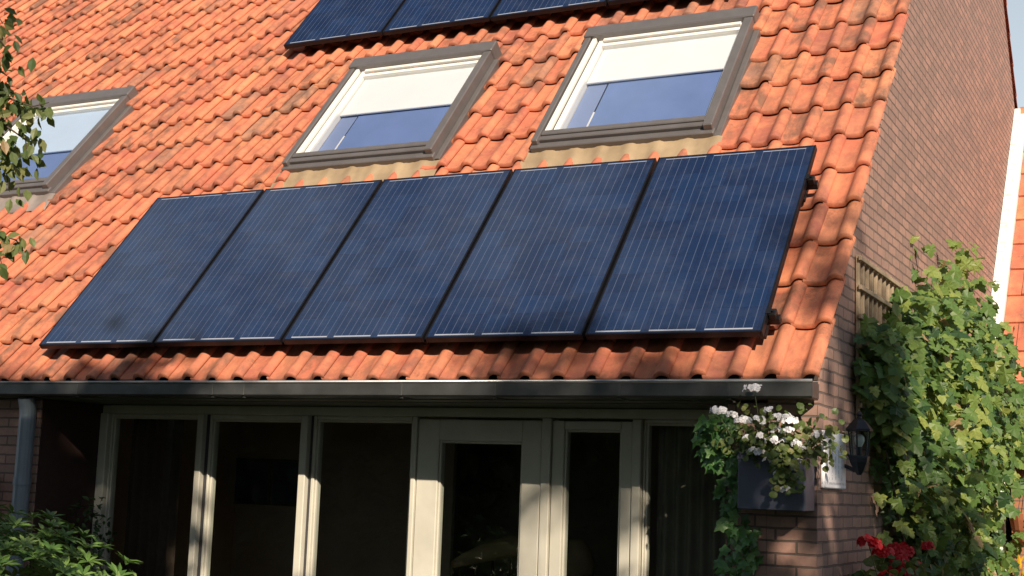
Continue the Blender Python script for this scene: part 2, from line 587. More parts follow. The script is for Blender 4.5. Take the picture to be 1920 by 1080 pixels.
M_blind_sky = plain('blind_cloth_sky_tint', (0.55, 0.68, 0.86), 0.8, 0, 0.03, 4, 0.05)  # white blind cloth with the sky's blue reflection put into its colour
M_sky_blue = plain('glass_sky_blue', (0.15, 0.225, 0.46), 0.8, 0, 0.10, 3, 0.05)  # sky reflection in the roof glass, put into a sheet's colour
M_lining_blue = plain('lit_lining_blue', (0.21, 0.27, 0.47), 0.8, 0, 0.05, 3, 0.05)  # bluish light on the left lining, put into a strip's colour
M_skyglass = glass_material('coated_roof_glass', 0.17, (0.95, 0.97, 0.99), 0.0, (0.92, 0.96, 1.0))
M_glass = glass_material('window_glass', 0.045, (0.80, 0.84, 0.82))
M_room = plain('room_plaster', (0.42, 0.36, 0.30), 0.8, 0, 0.15, 2, 0.1)
M_roomfl = plain('room_floor_wood', (0.07, 0.045, 0.03), 0.5, 0, 0.3, 4, 0.1)
M_attic = plain('attic_blue_wall', (0.30, 0.40, 0.72), 0.8, 0, 0.1, 2, 0.1)
M_recess_shade = plain('recess_shade_brown', (0.035, 0.016, 0.012), 0.7, 0, 0.3, 8, 0.2)
M_deck = plain('roof_batten_wood', (0.06, 0.045, 0.035), 0.9, 0, 0.3, 6, 0.1)

# ------------------------------------------------------------------ ground
g = MB()
g.add([(-120, -120, -0.02), (120, -120, -0.02), (120, 120, -0.02), (-120, 120, -0.02)], [(0, 1, 2, 3)])
mg = Nodes('lawn')
base = mg.ramp(mg.noise(0.8, 8, 0.7), [(0.3, (0.035, 0.060, 0.016)), (0.7, (0.07, 0.10, 0.028))])
base = mg.mix(mg.ramp(mg.noise(60, 3), [(0.3, (0, 0, 0)), (0.8, (0.5, 0.5, 0.5))]), base, (0.03, 0.05, 0.012))
M_lawn = mg.done(mg.principled(base, 0.9, 0, mg.bump(mg.noise(140, 4), 0.8, 0.03), 0.2))
tag(g.build('lawn', M_lawn), kind='structure')
g = MB()
g.add([(-9, -3.2, -0.012), (5.9, -3.2, -0.012), (5.9, 0.6, -0.012), (-9, 0.6, -0.012)], [(0, 1, 2, 3)])
M_pave = brick_material('terrace_brick', (0.11, 0.08, 0.065), (0.08, 0.062, 0.052), (0.06, 0.05, 0.045), (0.12, 0.10, 0.08))
tag(g.build('terrace', M_pave), kind='structure')

# ------------------------------------------------------------------ the house
HL = (2.4, 0.8, 0.0)
house = thing('brick_house', 'brick house with a steep orange pantile roof above a recessed glazed garden front', 'house', HL)
INV = (-HL[0], -HL[1], 0)

# walls: gable slab, pier, recess side, party wall, rear
RY = RIDGE_V * CT + 0.2 * ST               # ridge depth
REAR = 2 * RY
w = MB()
zt = lambda y: roof_z(y, -0.205)
w.prism([(0.0, 0.0), (REAR, 0.0), (REAR, zt(0.0)), (RY, zt(RY)), (0.0, zt(0.0))], 'x', 5.115, GX)
w.box(4.90, 5.113, 0.0, 0.58, 0.0, 2.13)                  # pier left of the gable
w.box(-0.60, 0.075, 0.0, 0.72, 0.0, 2.13)                 # party pier, left of the recess
w.box(-9.0, -0.60, 0.25, 0.45, 0.0, 2.13)                 # neighbour's part of the front
w.box(-9.0, 5.113, REAR - 0.25, REAR, 0.0, 2.3)
wall = fix_normals(w.build('wall', M_brick, house, loc=INV))
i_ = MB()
i_.box(0.0765, 0.084, 0.012, 0.575, 0.0, 2.1335)  # near-black sheet over the brick, putting the recess's shade into colour
i_.build('recess_shade_sheet', M_recess_shade, house, loc=INV)
i_ = MB()
i_.box(-0.6, 5.11, 0.725, 5.2, -0.01, 0.01)
i_.box(0.08, 4.898, 0.60, 0.7245, -0.01, 0.01)
inner = i_.build('floor', M_roomfl, house, loc=INV)
i_ = MB()
i_.box(-0.6, 5.11, 5.2, 5.3, 0.0, 2.5)                    # back wall of the room
i_.box(-0.7, -0.6, 0.73, 5.3, 0.0, 2.5)
i_.box(5.085, 5.112, 0.72, 5.19, 0.0, 2.44)
i_.build('room_wall', M_room, house, loc=INV)
i_ = MB()
i_.box(-9.0, 5.113, 0.70, REAR - 0.26, 2.45, 2.52)
i_.build('ceiling', M_room, house, loc=INV)
i_ = MB()
i_.box(-9.0, 5.113, 3.2, 3.25, 2.53, 5.4)                 # partition upstairs, seen through the roof windows
i_.build('attic_wall', M_attic, house, loc=INV)
i_ = MB()
i_.box(-9.0, 5.113, 0.75, 3.195, 2.5205, 2.54)
i_.build('attic_floor', M_white, house, loc=INV)

# roof windows: u0,u1,v0,v1 (outer cladding)
RW = [(0.93, 2.24, 2.03, 3.43), (3.03, 4.33, 2.02, 3.45), (-2.72, -1.46, 2.02, 3.45)]

# tiles
CW, GAUGE = 0.20, 0.342
prof_s = [-0.07, 0.0, 0.10, 0.22, 0.34, 0.46, 0.55, 0.61, 0.66, 0.71, 0.77, 0.83, 0.89, 0.94, 0.98, 1.015, 1.04]
def prof_h(s):
    if s <= 0.57:
        return 0.003 + 0.009 * ((s - 0.30) / 0.30) ** 2
    q = (s - 0.57) / 0.47
    k = max(0.0, min(1.0, q))
    return 0.0103 + 0.040 * math.sin(k * PI) ** 0.72 + 0.013 * k ** 2
W0 = -0.186
def row_edge(j):
    return -0.205 if j == 0 else 0.195 + GAUGE * (j - 1)
def in_window(u, v):
    for (u0, u1, v0, v1) in RW:
        if u0 + 0.015 < u < u1 - 0.015 and v0 - 0.20 < v < v1 - 0.02:
            return True
    return False
def tile(mb, u0, ve, length, tint, dirt, mirror=False, du=0, dv=0, dw=0, rz=0, cut=1.06):
    ss = [s for s in prof_s if s <= cut]
    n = len(ss)
    V = []
    up_w = W0 + dw
    lo_w = W0 + 0.050 + dw
    for (vv, ww) in ((ve - 0.001, lo_w - 0.030), (ve, lo_w - 0.002), (ve + 0.010, lo_w), (ve + length * 0.5, (lo_w + up_w) / 2 + 0.0015), (ve + length, up_w)):
        for s in ss:
            uu = u0 + s * CW + du
            V.append((uu + rz * (vv - ve), vv + dv + rz * 0.5 * (s - 0.5) * CW, ww + prof_h(s)))
    W = [rp(*p) for p in V]
    if mirror:
        W = [(x, 2 * RY - y, z) for x, y, z in W]
    F = []
    for r in range(4):
        for k in range(n - 1):
            a = r * n + k
            F.append((a, a + 1, a + n + 1, a + n) if not mirror else (a + n, a + n + 1, a + 1, a))
    # side lip under the roll
    k = n - 1
    base = len(W)
    e = [W[r * n + k] for r in range(5)]
    lowv = [rp(V[r * n + k][0] - 0.002, V[r * n + k][1], V[r * n + k][2] - 0.007) for r in range(5)]
    if mirror:
        lowv = [(x, 2 * RY - y, z) for x, y, z in lowv]
    W += lowv
    for r in range(4):
        F.append((r * n + k, base + r, base + r + 1, (r + 1) * n + k))
    mb.add(W, F, tint, dirt)
roof = MB()
ncol = int((UR - UL) / CW)
nrow = int((RIDGE_V - 0.195) / GAUGE) + 2
for j in range(nrow):
    ve = row_edge(j)
    ln = (row_edge(j + 1) - ve) + 0.06
    ln = min(ln, RIDGE_V - ve)
    for k in range(ncol):
        u0 = UR - 1.05 * CW - k * CW
        cu, cv = u0 + CW * 0.5, ve + 0.17
        if in_window(cu, cv):
            continue
        tint = min(1, max(0, random.gauss(0.5, 0.29)))
        dirt = max(0.0, random.gauss(0.22, 0.32)) if random.random() < 0.74 else random.uniform(0.5, 0.9)
        if j == 0:
            dirt = max(dirt, random.uniform(0, 0.4))
        tile(roof, u0, ve, ln, tint, min(dirt, 0.85), False, random.gauss(0, 0.0022), random.gauss(0, 0.0055), random.gauss(0, 0.0018), random.gauss(0, 0.004))
for j in range(nrow):
    ve = row_edge(j)
    ln = min((row_edge(j + 1) - ve) + 0.06, RIDGE_V - ve)
    for k in range(ncol):
        u0 = UR - 1.05 * CW - k * CW
        if k > 6 and j > 3:
            continue
        tile(roof, u0, ve, ln, random.random(), 0.2, True)
roof_o = roof.build('roof', M_tile, house, smooth=True, loc=INV, dirt=True)
# deck below the tiles, with holes at the windows
dk = MB()
us = sorted({UL, GX - 0.01} | {x for r in RW for x in (r[0] + 0.05, r[1] - 0.05)})
vs = sorted({-0.16, RIDGE_V} | {y for r in RW for y in (r[2] + 0.05, r[3] - 0.05)})
for a in range(len(us) - 1):
    for b in range(len(vs) - 1):
        cu, cv = (us[a] + us[a + 1]) / 2, (vs[b] + vs[b + 1]) / 2
        if any(r[0] < cu < r[1] and r[2] < cv < r[3] for r in RW):
            continue
        q = [(us[a], vs[b]), (us[a + 1], vs[b]), (us[a + 1], vs[b + 1]), (us[a], vs[b + 1])]
        dk.add([rp(u, v, -0.20) for u, v in q], [(0, 1, 2, 3)])
q = [(UL, -0.16), (GX - 0.01, -0.16), (GX - 0.01, RIDGE_V), (UL, RIDGE_V)]
dk.add([(rp(u, v, -0.20)[0], 2 * RY - rp(u, v, -0.20)[1], rp(u, v, -0.20)[2]) for u, v in q], [(0, 1, 2, 3)])
deck = dk.build('roof_deck', M_deck, house, loc=INV)
dk = MB()                                                 # plastered inner face of the same roof
for a in range(len(us) - 1):
    for b in range(len(vs) - 1):
        cu, cv = (us[a] + us[a + 1]) / 2, (vs[b] + vs[b + 1]) / 2
        if any(r[0] < cu < r[1] and r[2] < cv < r[3] for r in RW):
            continue
        q = [(us[a], vs[b]), (us[a + 1], vs[b]), (us[a + 1], vs[b + 1]), (us[a], vs[b + 1])]
        dk.add([rp(u, v, -0.26) for u, v in q], [(0, 1, 2, 3)])
dk.build('attic_ceiling', M_white, house, loc=INV)
rg = MB()
for k in range(44):
    x1 = UR - k * 0.33
    zr = ZP + RIDGE_V * ST - 0.10 * CT
    pr_ = [(0.13 * math.cos(a), 0.10 * math.sin(a) - 0.03) for a in np.linspace(-0.1, PI + 0.1, 9)]
    V = [(x, RY + p[0] * s, zr + 0.05 + p[1] * s) for x, s in ((x1 - 0.35, 0.94), (x1, 1.0)) for p in pr_]
    rg.add(V, [(i, i + 1, 9 + i + 1, 9 + i) for i in range(8)], random.random(), 0.2)
rg.build('ridge_cap', M_tile, roof_o, smooth=True, dirt=True)

# ---- roof windows (a part of the house), local frame: x=u, y=v, z=w
def roof_window(u0, u1, v0, v1, apron_mat, blind_v, blind_mat):
    W_, H_ = u1 - u0, v1 - v0
    f = MB()
    # outer cladding: sides, hood, bottom
    f.box(0, 0.048, 0.0, H_ - 0.11, -0.16, -0.040, bev=0.006)
    f.box(W_ - 0.066, W_, 0.0, H_ - 0.11, -0.16, -0.036, bev=0.006)
    f.box(-0.010, W_ + 0.010, H_ - 0.115, H_ + 0.02, -0.16, -0.022, bev=0.008)
    f.box(0.049, W_ - 0.067, 0.075, 0.125, -0.15, -0.047, bev=0.006)
    f.box(0.012, W_ - 0.03, 0.028, 0.073, -0.15, -0.058, bev=0.006)
    f.box(-0.012, W_ + 0.006, -0.030, 0.026, -0.16, -0.082, bev=0.006)
    # flashing gutters along both sides
    f.box(-0.045, -0.0015, -0.02, H_ - 0.12, -0.165, -0.120, bev=0.004)
    f.box(W_ + 0.0015, W_ + 0.045, -0.02, H_ - 0.12, -0.165, -0.112, bev=0.004)
    part = f.build('roof_window', M_alu, house, loc=(u0 - HL[0], v0 * CT - HL[1], ZP + v0 * ST), rot=ROT)
    s = MB()
    ix0, ix1, iy0, iy1 = 0.050, W_ - 0.068, 0.127, H_ - 0.117
    s.box(ix0 + 0.010, ix0 + 0.042, iy0, iy1, -0.15, -0.052, bev=0.003)
    s.box(ix0 + 0.056, ix0 + 0.098, iy0, iy1, -0.15, -0.078, bev=0.003)
    s.box(ix1 - 0.020, ix1 - 0.004, iy0, iy1, -0.15, -0.070, bev=0.003)
    s.box(ix0 + 0.0995, ix1 - 0.0215, iy1 - 0.030, iy1, -0.15, -0.060, bev=0.003)
    s.box(ix0 + 0.0995, ix1 - 0.0215, iy1 - 0.075, iy1 - 0.040, -0.15, -0.080, bev=0.003)
    s.build('sash', M_white, part)
    gk = MB()
    gk.box(ix0 + 0.043, ix0 + 0.055, iy0, iy1, -0.15, -0.085)
    gk.box(ix0 + 0.0995, ix1 - 0.0215, iy1 - 0.039, iy1 - 0.031, -0.15, -0.085)
    gk.box(ix0 + 0.0995, ix1 - 0.0215, iy0, iy0 + 0.012, -0.15, -0.082)
    gk.build('gasket', M_gask, part)
    gx0, gx1, gy0, gy1 = ix0 + 0.0985, ix1 - 0.0205, iy0 + 0.0125, iy1 - 0.076
    p = MB()
    p.add([(gx0, gy0, -0.092), (gx1, gy0, -0.092), (gx1, gy1, -0.092), (gx0, gy1, -0.092)], [(0, 1, 2, 3)])
    p.build('pane', M_skyglass, part)
    bl = MB()
    bv = blind_v - v0
    bl.box(gx0 + 0.004, gx1 - 0.004, bv, gy1 + 0.02, -0.126, -0.120)
    bl.box(gx0 + 0.004, gx1 - 0.004, bv - 0.018, bv - 0.001, -0.131, -0.114, bev=0.004)
    bl.build('blind', blind_mat, part)
    bb_ = MB()
    bb_.box(gx0 + 0.17, gx1 - 0.006, gy0 + 0.004, bv + 0.01, -0.146, -0.142)  # added sheet standing in for the blue sky reflection below the blind
    bb_.build('sky_reflection_sheet', M_sky_blue, part)
    bb_ = MB()
    bb_.box(gx0 + 0.004, gx0 + 0.154, gy0 + 0.004, bv + 0.01, -0.150, -0.146)  # added strip standing in for the lit left lining
    bb_.build('lit_lining_strip', M_lining_blue, part)
    bb_ = MB()
    bb_.box(gx0 + 0.155, gx0 + 0.169, gy0 + 0.004, gy0 + 0.30, -0.150, -0.140, bev=0.002)  # white line added between strip and sheet
    bb_.build('strip_edge_line', M_white, part)
    ln = MB()                                             # lining of the opening
    ln.box(gx0 - 0.03, gx0 - 0.004, gy0 - 0.02, gy1 + 0.02, -0.50, -0.152)
    ln.box(gx1 + 0.004, gx1 + 0.03, gy0 - 0.02, gy1 + 0.02, -0.50, -0.152)
    ln.box(gx0, gx1, gy0 - 0.05, gy0 - 0.022, -0.50, -0.152)
    ln.box(gx0, gx1, gy1 + 0.022, gy1 + 0.05, -0.50, -0.152)
    ln.build('lining', M_white, part)
    ap = MB()                                             # soft apron dressed over the tiles below
    nx = 60
    rows = [(-0.028, -0.118), (-0.07, -0.126), (-0.13, -0.133), (-0.20, -0.140), (-0.212, -0.146)]
    V = []
    for (yy, ww) in rows:
        for k in range(nx + 1):
            x = -0.06 + (W_ + 0.12) * k / nx
            s_ = (((UR - 1.05 * CW) - (u0 + x)) / CW) % 1.0
            h = prof_h(1.0 - s_) if s_ > 0 else prof_h(1.0)
            V.append((x, yy + 0.004 * math.sin(k * 1.7), ww + 0.25 * (h - 0.02) + 0.0015 * math.sin(k * 2.3 + yy * 40)))
    ap.add(V, [(r * (nx + 1) + k + 1, r * (nx + 1) + k, (r + 1) * (nx + 1) + k, (r + 1) * (nx + 1) + k + 1) for r in range(len(rows) - 1) for k in range(nx)])
    ap.build('apron', apron_mat, part, smooth=True)
    return part
roof_window(*RW[0], M_lead, 2.75, M_blind)
roof_window(*RW[1], M_lead, 2.83, M_blind)
roof_window(*RW[2], M_leadg, 2.66, M_blind_sky)

# ---- gutter, soffit, downpipe
gt = MB()
gp = [(-0.045, 2.232), (-0.045, 2.139), (-0.160, 2.143), (-0.172, 2.153), (-0.172, 2.218), (-0.166, 2.226), (-0.160, 2.220), (-0.160, 2.160), (-0.152, 2.153), (-0.055, 2.150), (-0.055, 2.232)]
gt.prism(gp, 'x', -9.0, 5.385)
gt.box(5.3855, 5.389, -0.168, -0.045, 2.146, 2.222)
gt_o = fix_normals(gt.build('gutter', M_zinc, house, loc=INV))
rm = MB()
rm.tube([(-9.0, -0.171, 2.229), (5.388, -0.171, 2.229)], 0.009, 10)
rm.build('gutter_rim', M_zincl, gt_o, smooth=True)
for x in (0.55, 1.66, 1.90, 3.02, 3.62, 4.36, 4.96):
    b_ = MB()
    b_.box(x - 0.009, x + 0.009, -0.1755, -0.1725, 2.150, 2.219, bev=0.001)
    b_.box(x - 0.009, x + 0.009, -0.1600, -0.046, 2.1345, 2.1385, bev=0.001)
    b_.build('gutter_bracket', M_zinc, gt_o)
sf = MB()
sf.box(-9.0, 4.898, -0.040, 0.66, 2.134, 2.165)
sf.box(0.08, 4.898, 0.16, 0.175, 2.1305, 2.1338)
sf.build('soffit', M_olive, house, loc=INV)
dp = MB()
dp.tube([(0.035, -0.075, 0.0), (0.035, -0.075, 2.02), (0.035, -0.082, 2.07), (0.035, -0.10, 2.131)], 0.055, 16)
dp.tube([(0.035, -0.075, 1.55), (0.035, -0.075, 1.60)], 0.060, 16)
dp.tube([(0.035, -0.075, 0.50), (0.035, -0.075, 0.55)], 0.060, 16)
dp.build('downpipe', M_pipe, house, smooth=False, loc=INV)

# ---- glazed garden front at y=0.58
FY = 0.58
def win(name, x0, x1, z0, z1, wl, wr, wb, wt, yoff=0.0, depth=0.07, mat=None, extra=True):
    f = MB()
    f.box(x0, x0 + wl, FY + yoff, FY + yoff + depth, z0, z1, bev=0.005)
    f.box(x1 - wr, x1, FY + yoff, FY + yoff + depth, z0, z1, bev=0.005)
    f.box(x0 + wl + .001, x1 - wr - .001, FY + yoff + .002, FY + yoff + depth, z1 - wt, z1, bev=0.005)
    f.box(x0 + wl + .001, x1 - wr - .001, FY + yoff + .002, FY + yoff + depth, z0, z0 + wb, bev=0.005)
    o = f.build(name, mat or M_cream, house, loc=INV)
    if extra:                                             # glazing beads
        bd = MB()
        e = 0.014
        bd.box(x0 + wl + .001, x0 + wl + e, FY + yoff + 0.016, FY + yoff + depth - .004, z0 + wb, z1 - wt, bev=0.003)
        bd.box(x1 - wr - e, x1 - wr - .001, FY + yoff + 0.016, FY + yoff + depth - .004, z0 + wb, z1 - wt, bev=0.003)
        bd.box(x0 + wl + e + .001, x1 - wr - e - .001, FY + yoff + 0.016, FY + yoff + depth - .004, z1 - wt - e, z1 - wt - .001, bev=0.003)
        bd.build('bead', M_cream, o)
    p = MB()
    y = FY + yoff + 0.035
    p.add([(x0 + wl, y, z0 + wb), (x1 - wr, y, z0 + wb), (x1 - wr, y, z1 - wt), (x0 + wl, y, z1 - wt)], [(0, 1, 2, 3)])
    p.build('pane', M_glass, o)
    return o
hd = MB()
hd.box(0.08, 4.898, FY - 0.005, FY + 0.10, 2.072, 2.130, bev=0.004)
hd.build('frame_head', M_cream, house, loc=INV)
def post(x0, x1, proud=0.03):
    p = MB()
    p.box(x0, x1, FY - proud, FY + 0.09, 0.02, 2.0705, bev=0.005)
    p.box(x0 - 0.006, x0 - 0.001, FY - proud * 0.4, FY + 0.09, 0.02, 2.0705)
    p.build('post', M_cream, house, loc=INV)
def groove(x0, x1):  # shadow in the glass recess, put in as a black strip
    p = MB()
    p.box(x0, x1, FY + 0.012, FY + 0.09, 0.02, 2.0700)
    p.build('rebate_shade', M_gask, house, loc=INV)
post(0.085, 0.158)
win('window', 0.165, 0.955, 0.08, 2.070, 0.012, 0.012, 0.08, 0.020)
post(0.962, 1.012)
groove(1.014, 1.040)
win('window', 1.047, 1.815, 0.08, 2.070, 0.020, 0.012, 0.08, 0.030)
post(1.822, 1.876)
groove(1.878, 1.896)
win('window', 1.902, 2.665, 0.08, 2.070, 0.025, 0.012, 0.08, 0.025)
post(2.672, 2.705)
door = win('door', 2.712, 3.565, 0.03, 2.055, 0.150, 0.125, 0.28, 0.130, -0.02)
post(3.572, 3.630)
win('casement_window', 3.637, 4.145, 0.60, 2.055, 0.075, 0.068, 0.08, 0.050, -0.015)
post(4.152, 4.205)
win('window', 4.212, 4.895, 0.08, 2.070, 0.010, 0.010, 0.08, 0.020)
sp_ = MB()
sp_.box(3.637, 4.145, FY, FY + 0.06, 0.06, 0.595, bev=0.005)
sp_.build('panel_board', M_cream, house, loc=INV)
hn = MB()
hn.tube([(2.80, FY - 0.022, 1.02), (2.80, FY - 0.07, 1.02), (2.91, FY - 0.07, 1.02)], 0.010, 8)
hn.build('handle', M_zincl, door)

# ------------------------------------------------------------------ solar panels
def make_panel(label, group):
    t = thing('solar_panel', label, 'solar panel', group=group)
    f = MB()
    f.ring(0, PW, 0, PH, 0.011, 0.011, 0.011, 0.011, -0.040, 0.0, bev=0.0015)
    f.build('frame', M_black, t)
    c = MB()
    c.box(0.0115, PW - 0.0115, 0.0115, PH - 0.0115, -0.010, -0.0022)
    c.build('cell_sheet', M_cells, t)
    j = MB()
    j.box(PW / 2 - 0.07, PW / 2 + 0.07, PH - 0.20, PH - 0.09, -0.034, -0.0105, bev=0.003)
    j.build('junction_box', M_black, t)
    return t
low_labels = ['first solar panel from the left end of the long lower row, beside bare tiles',
              'second solar panel from the left in the lower row of five',
              'middle solar panel of the five in the lower row, below the centre roof window',
              'fourth solar panel from the left in the lower row, between middle and end panel',
              'last solar panel of the lower row, next to the gable edge']
up_labels = ['first solar panel of the upper row, left corner above bare tiles',
             'second solar panel from the left in the upper row, above the centre roof window',
             'third solar panel from the left in the upper row near the ridge',
             'fourth solar panel of the upper row, above the roof window nearest the gable']
proto = make_panel(low_labels[0], 'lower row of dark blue solar panels')
proto.location = rp(0, 0, 0)
proto.rotation_euler = ROT
for k in range(1, 5):
    o = copy_tree(proto)
    o.location = rp(k * (PW + 0.02), random.uniform(-0.003, 0.003), 0)
    o['label'] = low_labels[k]
for k in range(4):
    o = copy_tree(proto)
    o.location = rp(0.03 + k * (PW + 0.02), 3.80 - 0.004 * k, 0)
    o['label'] = up_labels[k]
    o['group'] = 'upper row of dark blue solar panels'
for v, lab in ((0.155, 'lower black mounting rail under the lower panel row, end clamp by the gable'),
               (1.32, 'upper black mounting rail under the lower panel row, end clamp by the gable')):
    t = thing('mounting_rail', lab, 'mounting rail', rp(0, v, 0), ROT, 'black rails carrying the lower solar panels')
    r_ = MB()
    r_.box(0.02, 5.135, -0.02, 0.02, -0.082, -0.042, bev=0.002)
    r_.build('rail', M_rail, t)
    r_ = MB()
    r_.box(5.084, 5.122, -0.025, 0.025, -0.0415, -0.004, bev=0.003)
    r_.box(5.070, 5.098, -0.022, 0.022, 0.0005, 0.004, bev=0.001)
    r_.tube([(5.104, 0, -0.004), (5.104, 0, 0.006)], 0.008, 8)
    r_.build('end_clamp', M_rail, t)
    for x in (0.6, 1.8, 3.0, 4.2, 5.05):
        h_ = MB()
        h_.box(x - 0.018, x + 0.018, -0.10, 0.02, -0.112, -0.0825, bev=0.003)
        h_.build('roof_hook', M_rail, t)

# ------------------------------------------------------------------ wall lantern on the gable
M_iron = plain('black_cast_iron', (0.022, 0.026, 0.034), 0.45, 0.3, 0.3, 25, 0.2)
M_lglass = glass_material('lantern_glass', 0.06, (0.75, 0.80, 0.80))
M_bulb = plain('frosted_bulb', (0.75, 0.80, 0.78), 0.4, 0, 0.05, 10, 0.02)
lt = thing('wall_lantern', 'black carriage lantern with a frosted bulb on the shaded gable wall', 'lantern', (5.468, 0.49, 1.785))
b = MB()
b.lathe([(0.012, 0.0), (0.030, 0.025), (0.050, 0.065), (0.056, 0.09), (0.056, 0.098), (0.050, 0.102)], 6)
for k in range(6):
    a = 2 * PI * (k + 0.5) / 6
    b.tube([(0.046 * math.cos(a), 0.046 * math.sin(a), 0.10), (0.058 * math.cos(a), 0.058 * math.sin(a), 0.232)], 0.0045, 5)
b.build('body', M_iron, lt)
b = MB()
b.lathe([(0.072, 0.230), (0.074, 0.240), (0.048, 0.272), (0.028, 0.292), (0.014, 0.298), (0.012, 0.308), (0.018, 0.318), (0.010, 0.330), (0.002, 0.338)], 6)
b.build('cap', M_iron, lt)
b = MB()
for k in range(6):
    a0, a1 = 2 * PI * (k + 0.5) / 6, 2 * PI * (k + 1.5) / 6
    b.add([(0.045 * math.cos(a0), 0.045 * math.sin(a0), 0.103), (0.045 * math.cos(a1), 0.045 * math.sin(a1), 0.103),
           (0.056 * math.cos(a1), 0.056 * math.sin(a1), 0.228), (0.056 * math.cos(a0), 0.056 * math.sin(a0), 0.228)], [(0, 1, 2, 3)])
b.build('glass', M_lglass, lt)
b = MB()
b.lathe([(0.010, 0.10), (0.012, 0.150), (0.018, 0.158), (0.027, 0.178), (0.026, 0.197), (0.016, 0.211), (0.003, 0.215)], 14)
b.build('bulb', M_bulb, lt, smooth=True)
b = MB()
b.lathe([(0.014, 0.10), (0.014, 0.148)], 10)
b.build('socket', M_iron, lt)
b = MB()
b.box(-0.0975, -0.085, -0.035, 0.035, 0.01, 0.17, bev=0.004)
b.tube([(-0.088, 0, 0.05), (-0.05, 0, 0.035), (-0.022, 0, 0.02)], 0.010, 8)
b.tube([(-0.088, 0, 0.13), (-0.060, 0, 0.105), (-0.045, 0, 0.088)], 0.007, 8)
b.build('bracket', M_iron, lt)

# ------------------------------------------------------------------ white wall plaque
ms = Nodes('plaque_print')
co = ms.n('ShaderNodeSeparateXYZ')
ms.set(co.inputs[0], ms.coord())
yy, zz = co.outputs[1], co.outputs[2]
ln1 = ms.math('LESS_THAN', ms.math('ABSOLUTE', ms.math('SUBTRACT', ms.math('FRACT', ms.math('MULTIPLY', yy, 15.0)), 0.5)), 0.16)
brk = ms.math('GREATER_THAN', ms.noise(30, 3, 0.6, ms.scaled((1, 1.2, 1.6))), 0.47)
zone = ms.math('MULTIPLY', ms.math('MULTIPLY', ms.math('GREATER_THAN', zz, 0.045), ms.math('LESS_THAN', zz, 0.235)),
               ms.math('MULTIPLY', ms.math('GREATER_THAN', yy, 0.07), ms.math('LESS_THAN', yy, 0.38)))
mk = ms.math('MULTIPLY', ms.math('MULTIPLY', ln1, brk), zone)
foot = ms.math('MULTIPLY', ms.math('LESS_THAN', ms.math('ABSOLUTE', ms.math('SUBTRACT', zz, 0.027)), 0.006),
               ms.math('GREATER_THAN', ms.noise(60, 2), 0.45))
mk = ms.math('MAXIMUM', mk, foot)
base = ms.mix(ms.math('MULTIPLY', mk, 0.6), (0.86, 0.87, 0.92), (0.28, 0.31, 0.40))
M_plaque = ms.done(ms.principled(base, 0.35, 0, None, 0.5))
t = thing('wall_plaque', 'white wall plaque with faint grey lines beside the black lantern', 'sign', (GX + 0.002, 0.055, 1.706))
b = MB()
b.box(0.0, 0.020, 0.0, 0.46, 0.0, 0.292, bev=0.006)
b.build('board', M_plaque, t)

# ------------------------------------------------------------------ planter and white geranium
M_planter = plain('slate_plastic', (0.070, 0.080, 0.120), 0.45, 0, 0.15, 6, 0.05)
M_soil = plain('potting_soil', (0.03, 0.02, 0.014), 0.95, 0, 0.4, 30, 0.6)
PX0, PX1, PY0, PY1, PZ0, PZ1 = 5.025, 5.362, -0.205, -0.012, 1.590, 1.865
pl = thing('flower_box', 'slate grey flower box hung on the brick pier under the gutter end', 'planter', ((PX0 + PX1) / 2, -0.1, PZ0))
b = MB()
hx = (PX1 - PX0) / 2
b.box(-hx, hx, -0.105, -0.093, 0, 0.275, bev=0.004)
b.box(-hx, hx, 0.078, 0.088, 0, 0.275, bev=0.004)
b.box(-hx, -hx + 0.012, -0.0925, 0.0775, 0, 0.275, bev=0.004)
b.box(hx - 0.012, hx, -0.0925, 0.0775, 0, 0.275, bev=0.004)
b.box(-hx + 0.0125, hx - 0.0125, -0.0925, 0.0775, 0.002, 0.012)
b.build('tub', M_planter, pl)
b = MB()
b.box(-hx - 0.004, hx + 0.004, -0.110, -0.1055, 0.245, 0.279, bev=0.002)
b.build('rim', M_planter, pl)
b = MB()
b.box(-hx + 0.0128, hx - 0.0128, -0.0922, 0.0772, 0.0125, 0.235)
b.build('soil', M_soil, pl)

M_ger = leaf_material('geranium_leaf', [(0.06, 0.10, 0.035), (0.11, 0.16, 0.045), (0.17, 0.21, 0.06), (0.25, 0.24, 0.09)], 0.3)
M_wpet = leaf_material('white_petal', [(0.84, 0.84, 0.88), (0.92, 0.92, 0.95)], 0.25, 0.5, (0.8, 0.8, 0.82))
M_rpet = leaf_material('red_petal', [(0.45, 0.010, 0.018), (0.62, 0.018, 0.025)], 0.2, 0.5, (0.6, 0.02, 0.02))
M_stem = plain('green_stem', (0.07, 0.10, 0.03), 0.6, 0, 0.3, 20, 0.1)
def flower_head(parent, c, r, mat, n=8, petal=0.020, seed=0):
    c = np.array(c)
    rr = np.random.default_rng(seed)
    m = MB()
    for k in range(n):
        d = rr.normal(size=3); d[2] = abs(d[2]) * 0.8 + 0.1; d[1] -= 0.5
        d /= np.linalg.norm(d)
        fc = c + d * r * np.array([1.15, 1.0, 0.75])
        nrm = d + rr.normal(size=3) * 0.25
        a = np.cross(nrm, [0.3, 0.2, 1]); a /= np.linalg.norm(a)
        bb = np.cross(nrm, a); bb /= np.linalg.norm(bb)
        al = [a * math.cos(q) + bb * math.sin(q) for q in np.linspace(0, 2 * PI, 6)[:-1] + rr.random()]
        m.leaves([fc] * 5, al, [nrm] * 5, [petal * rr.uniform(0.8, 1.15) for _ in range(5)], *LEAF_ROUND, rr.random(5))
    return m.build('flower_head', mat, parent, smooth=False)
wg = thing('white_geranium', 'white flowering geranium spilling over the grey flower box', 'flowering plant', (5.19, -0.11, 1.825))
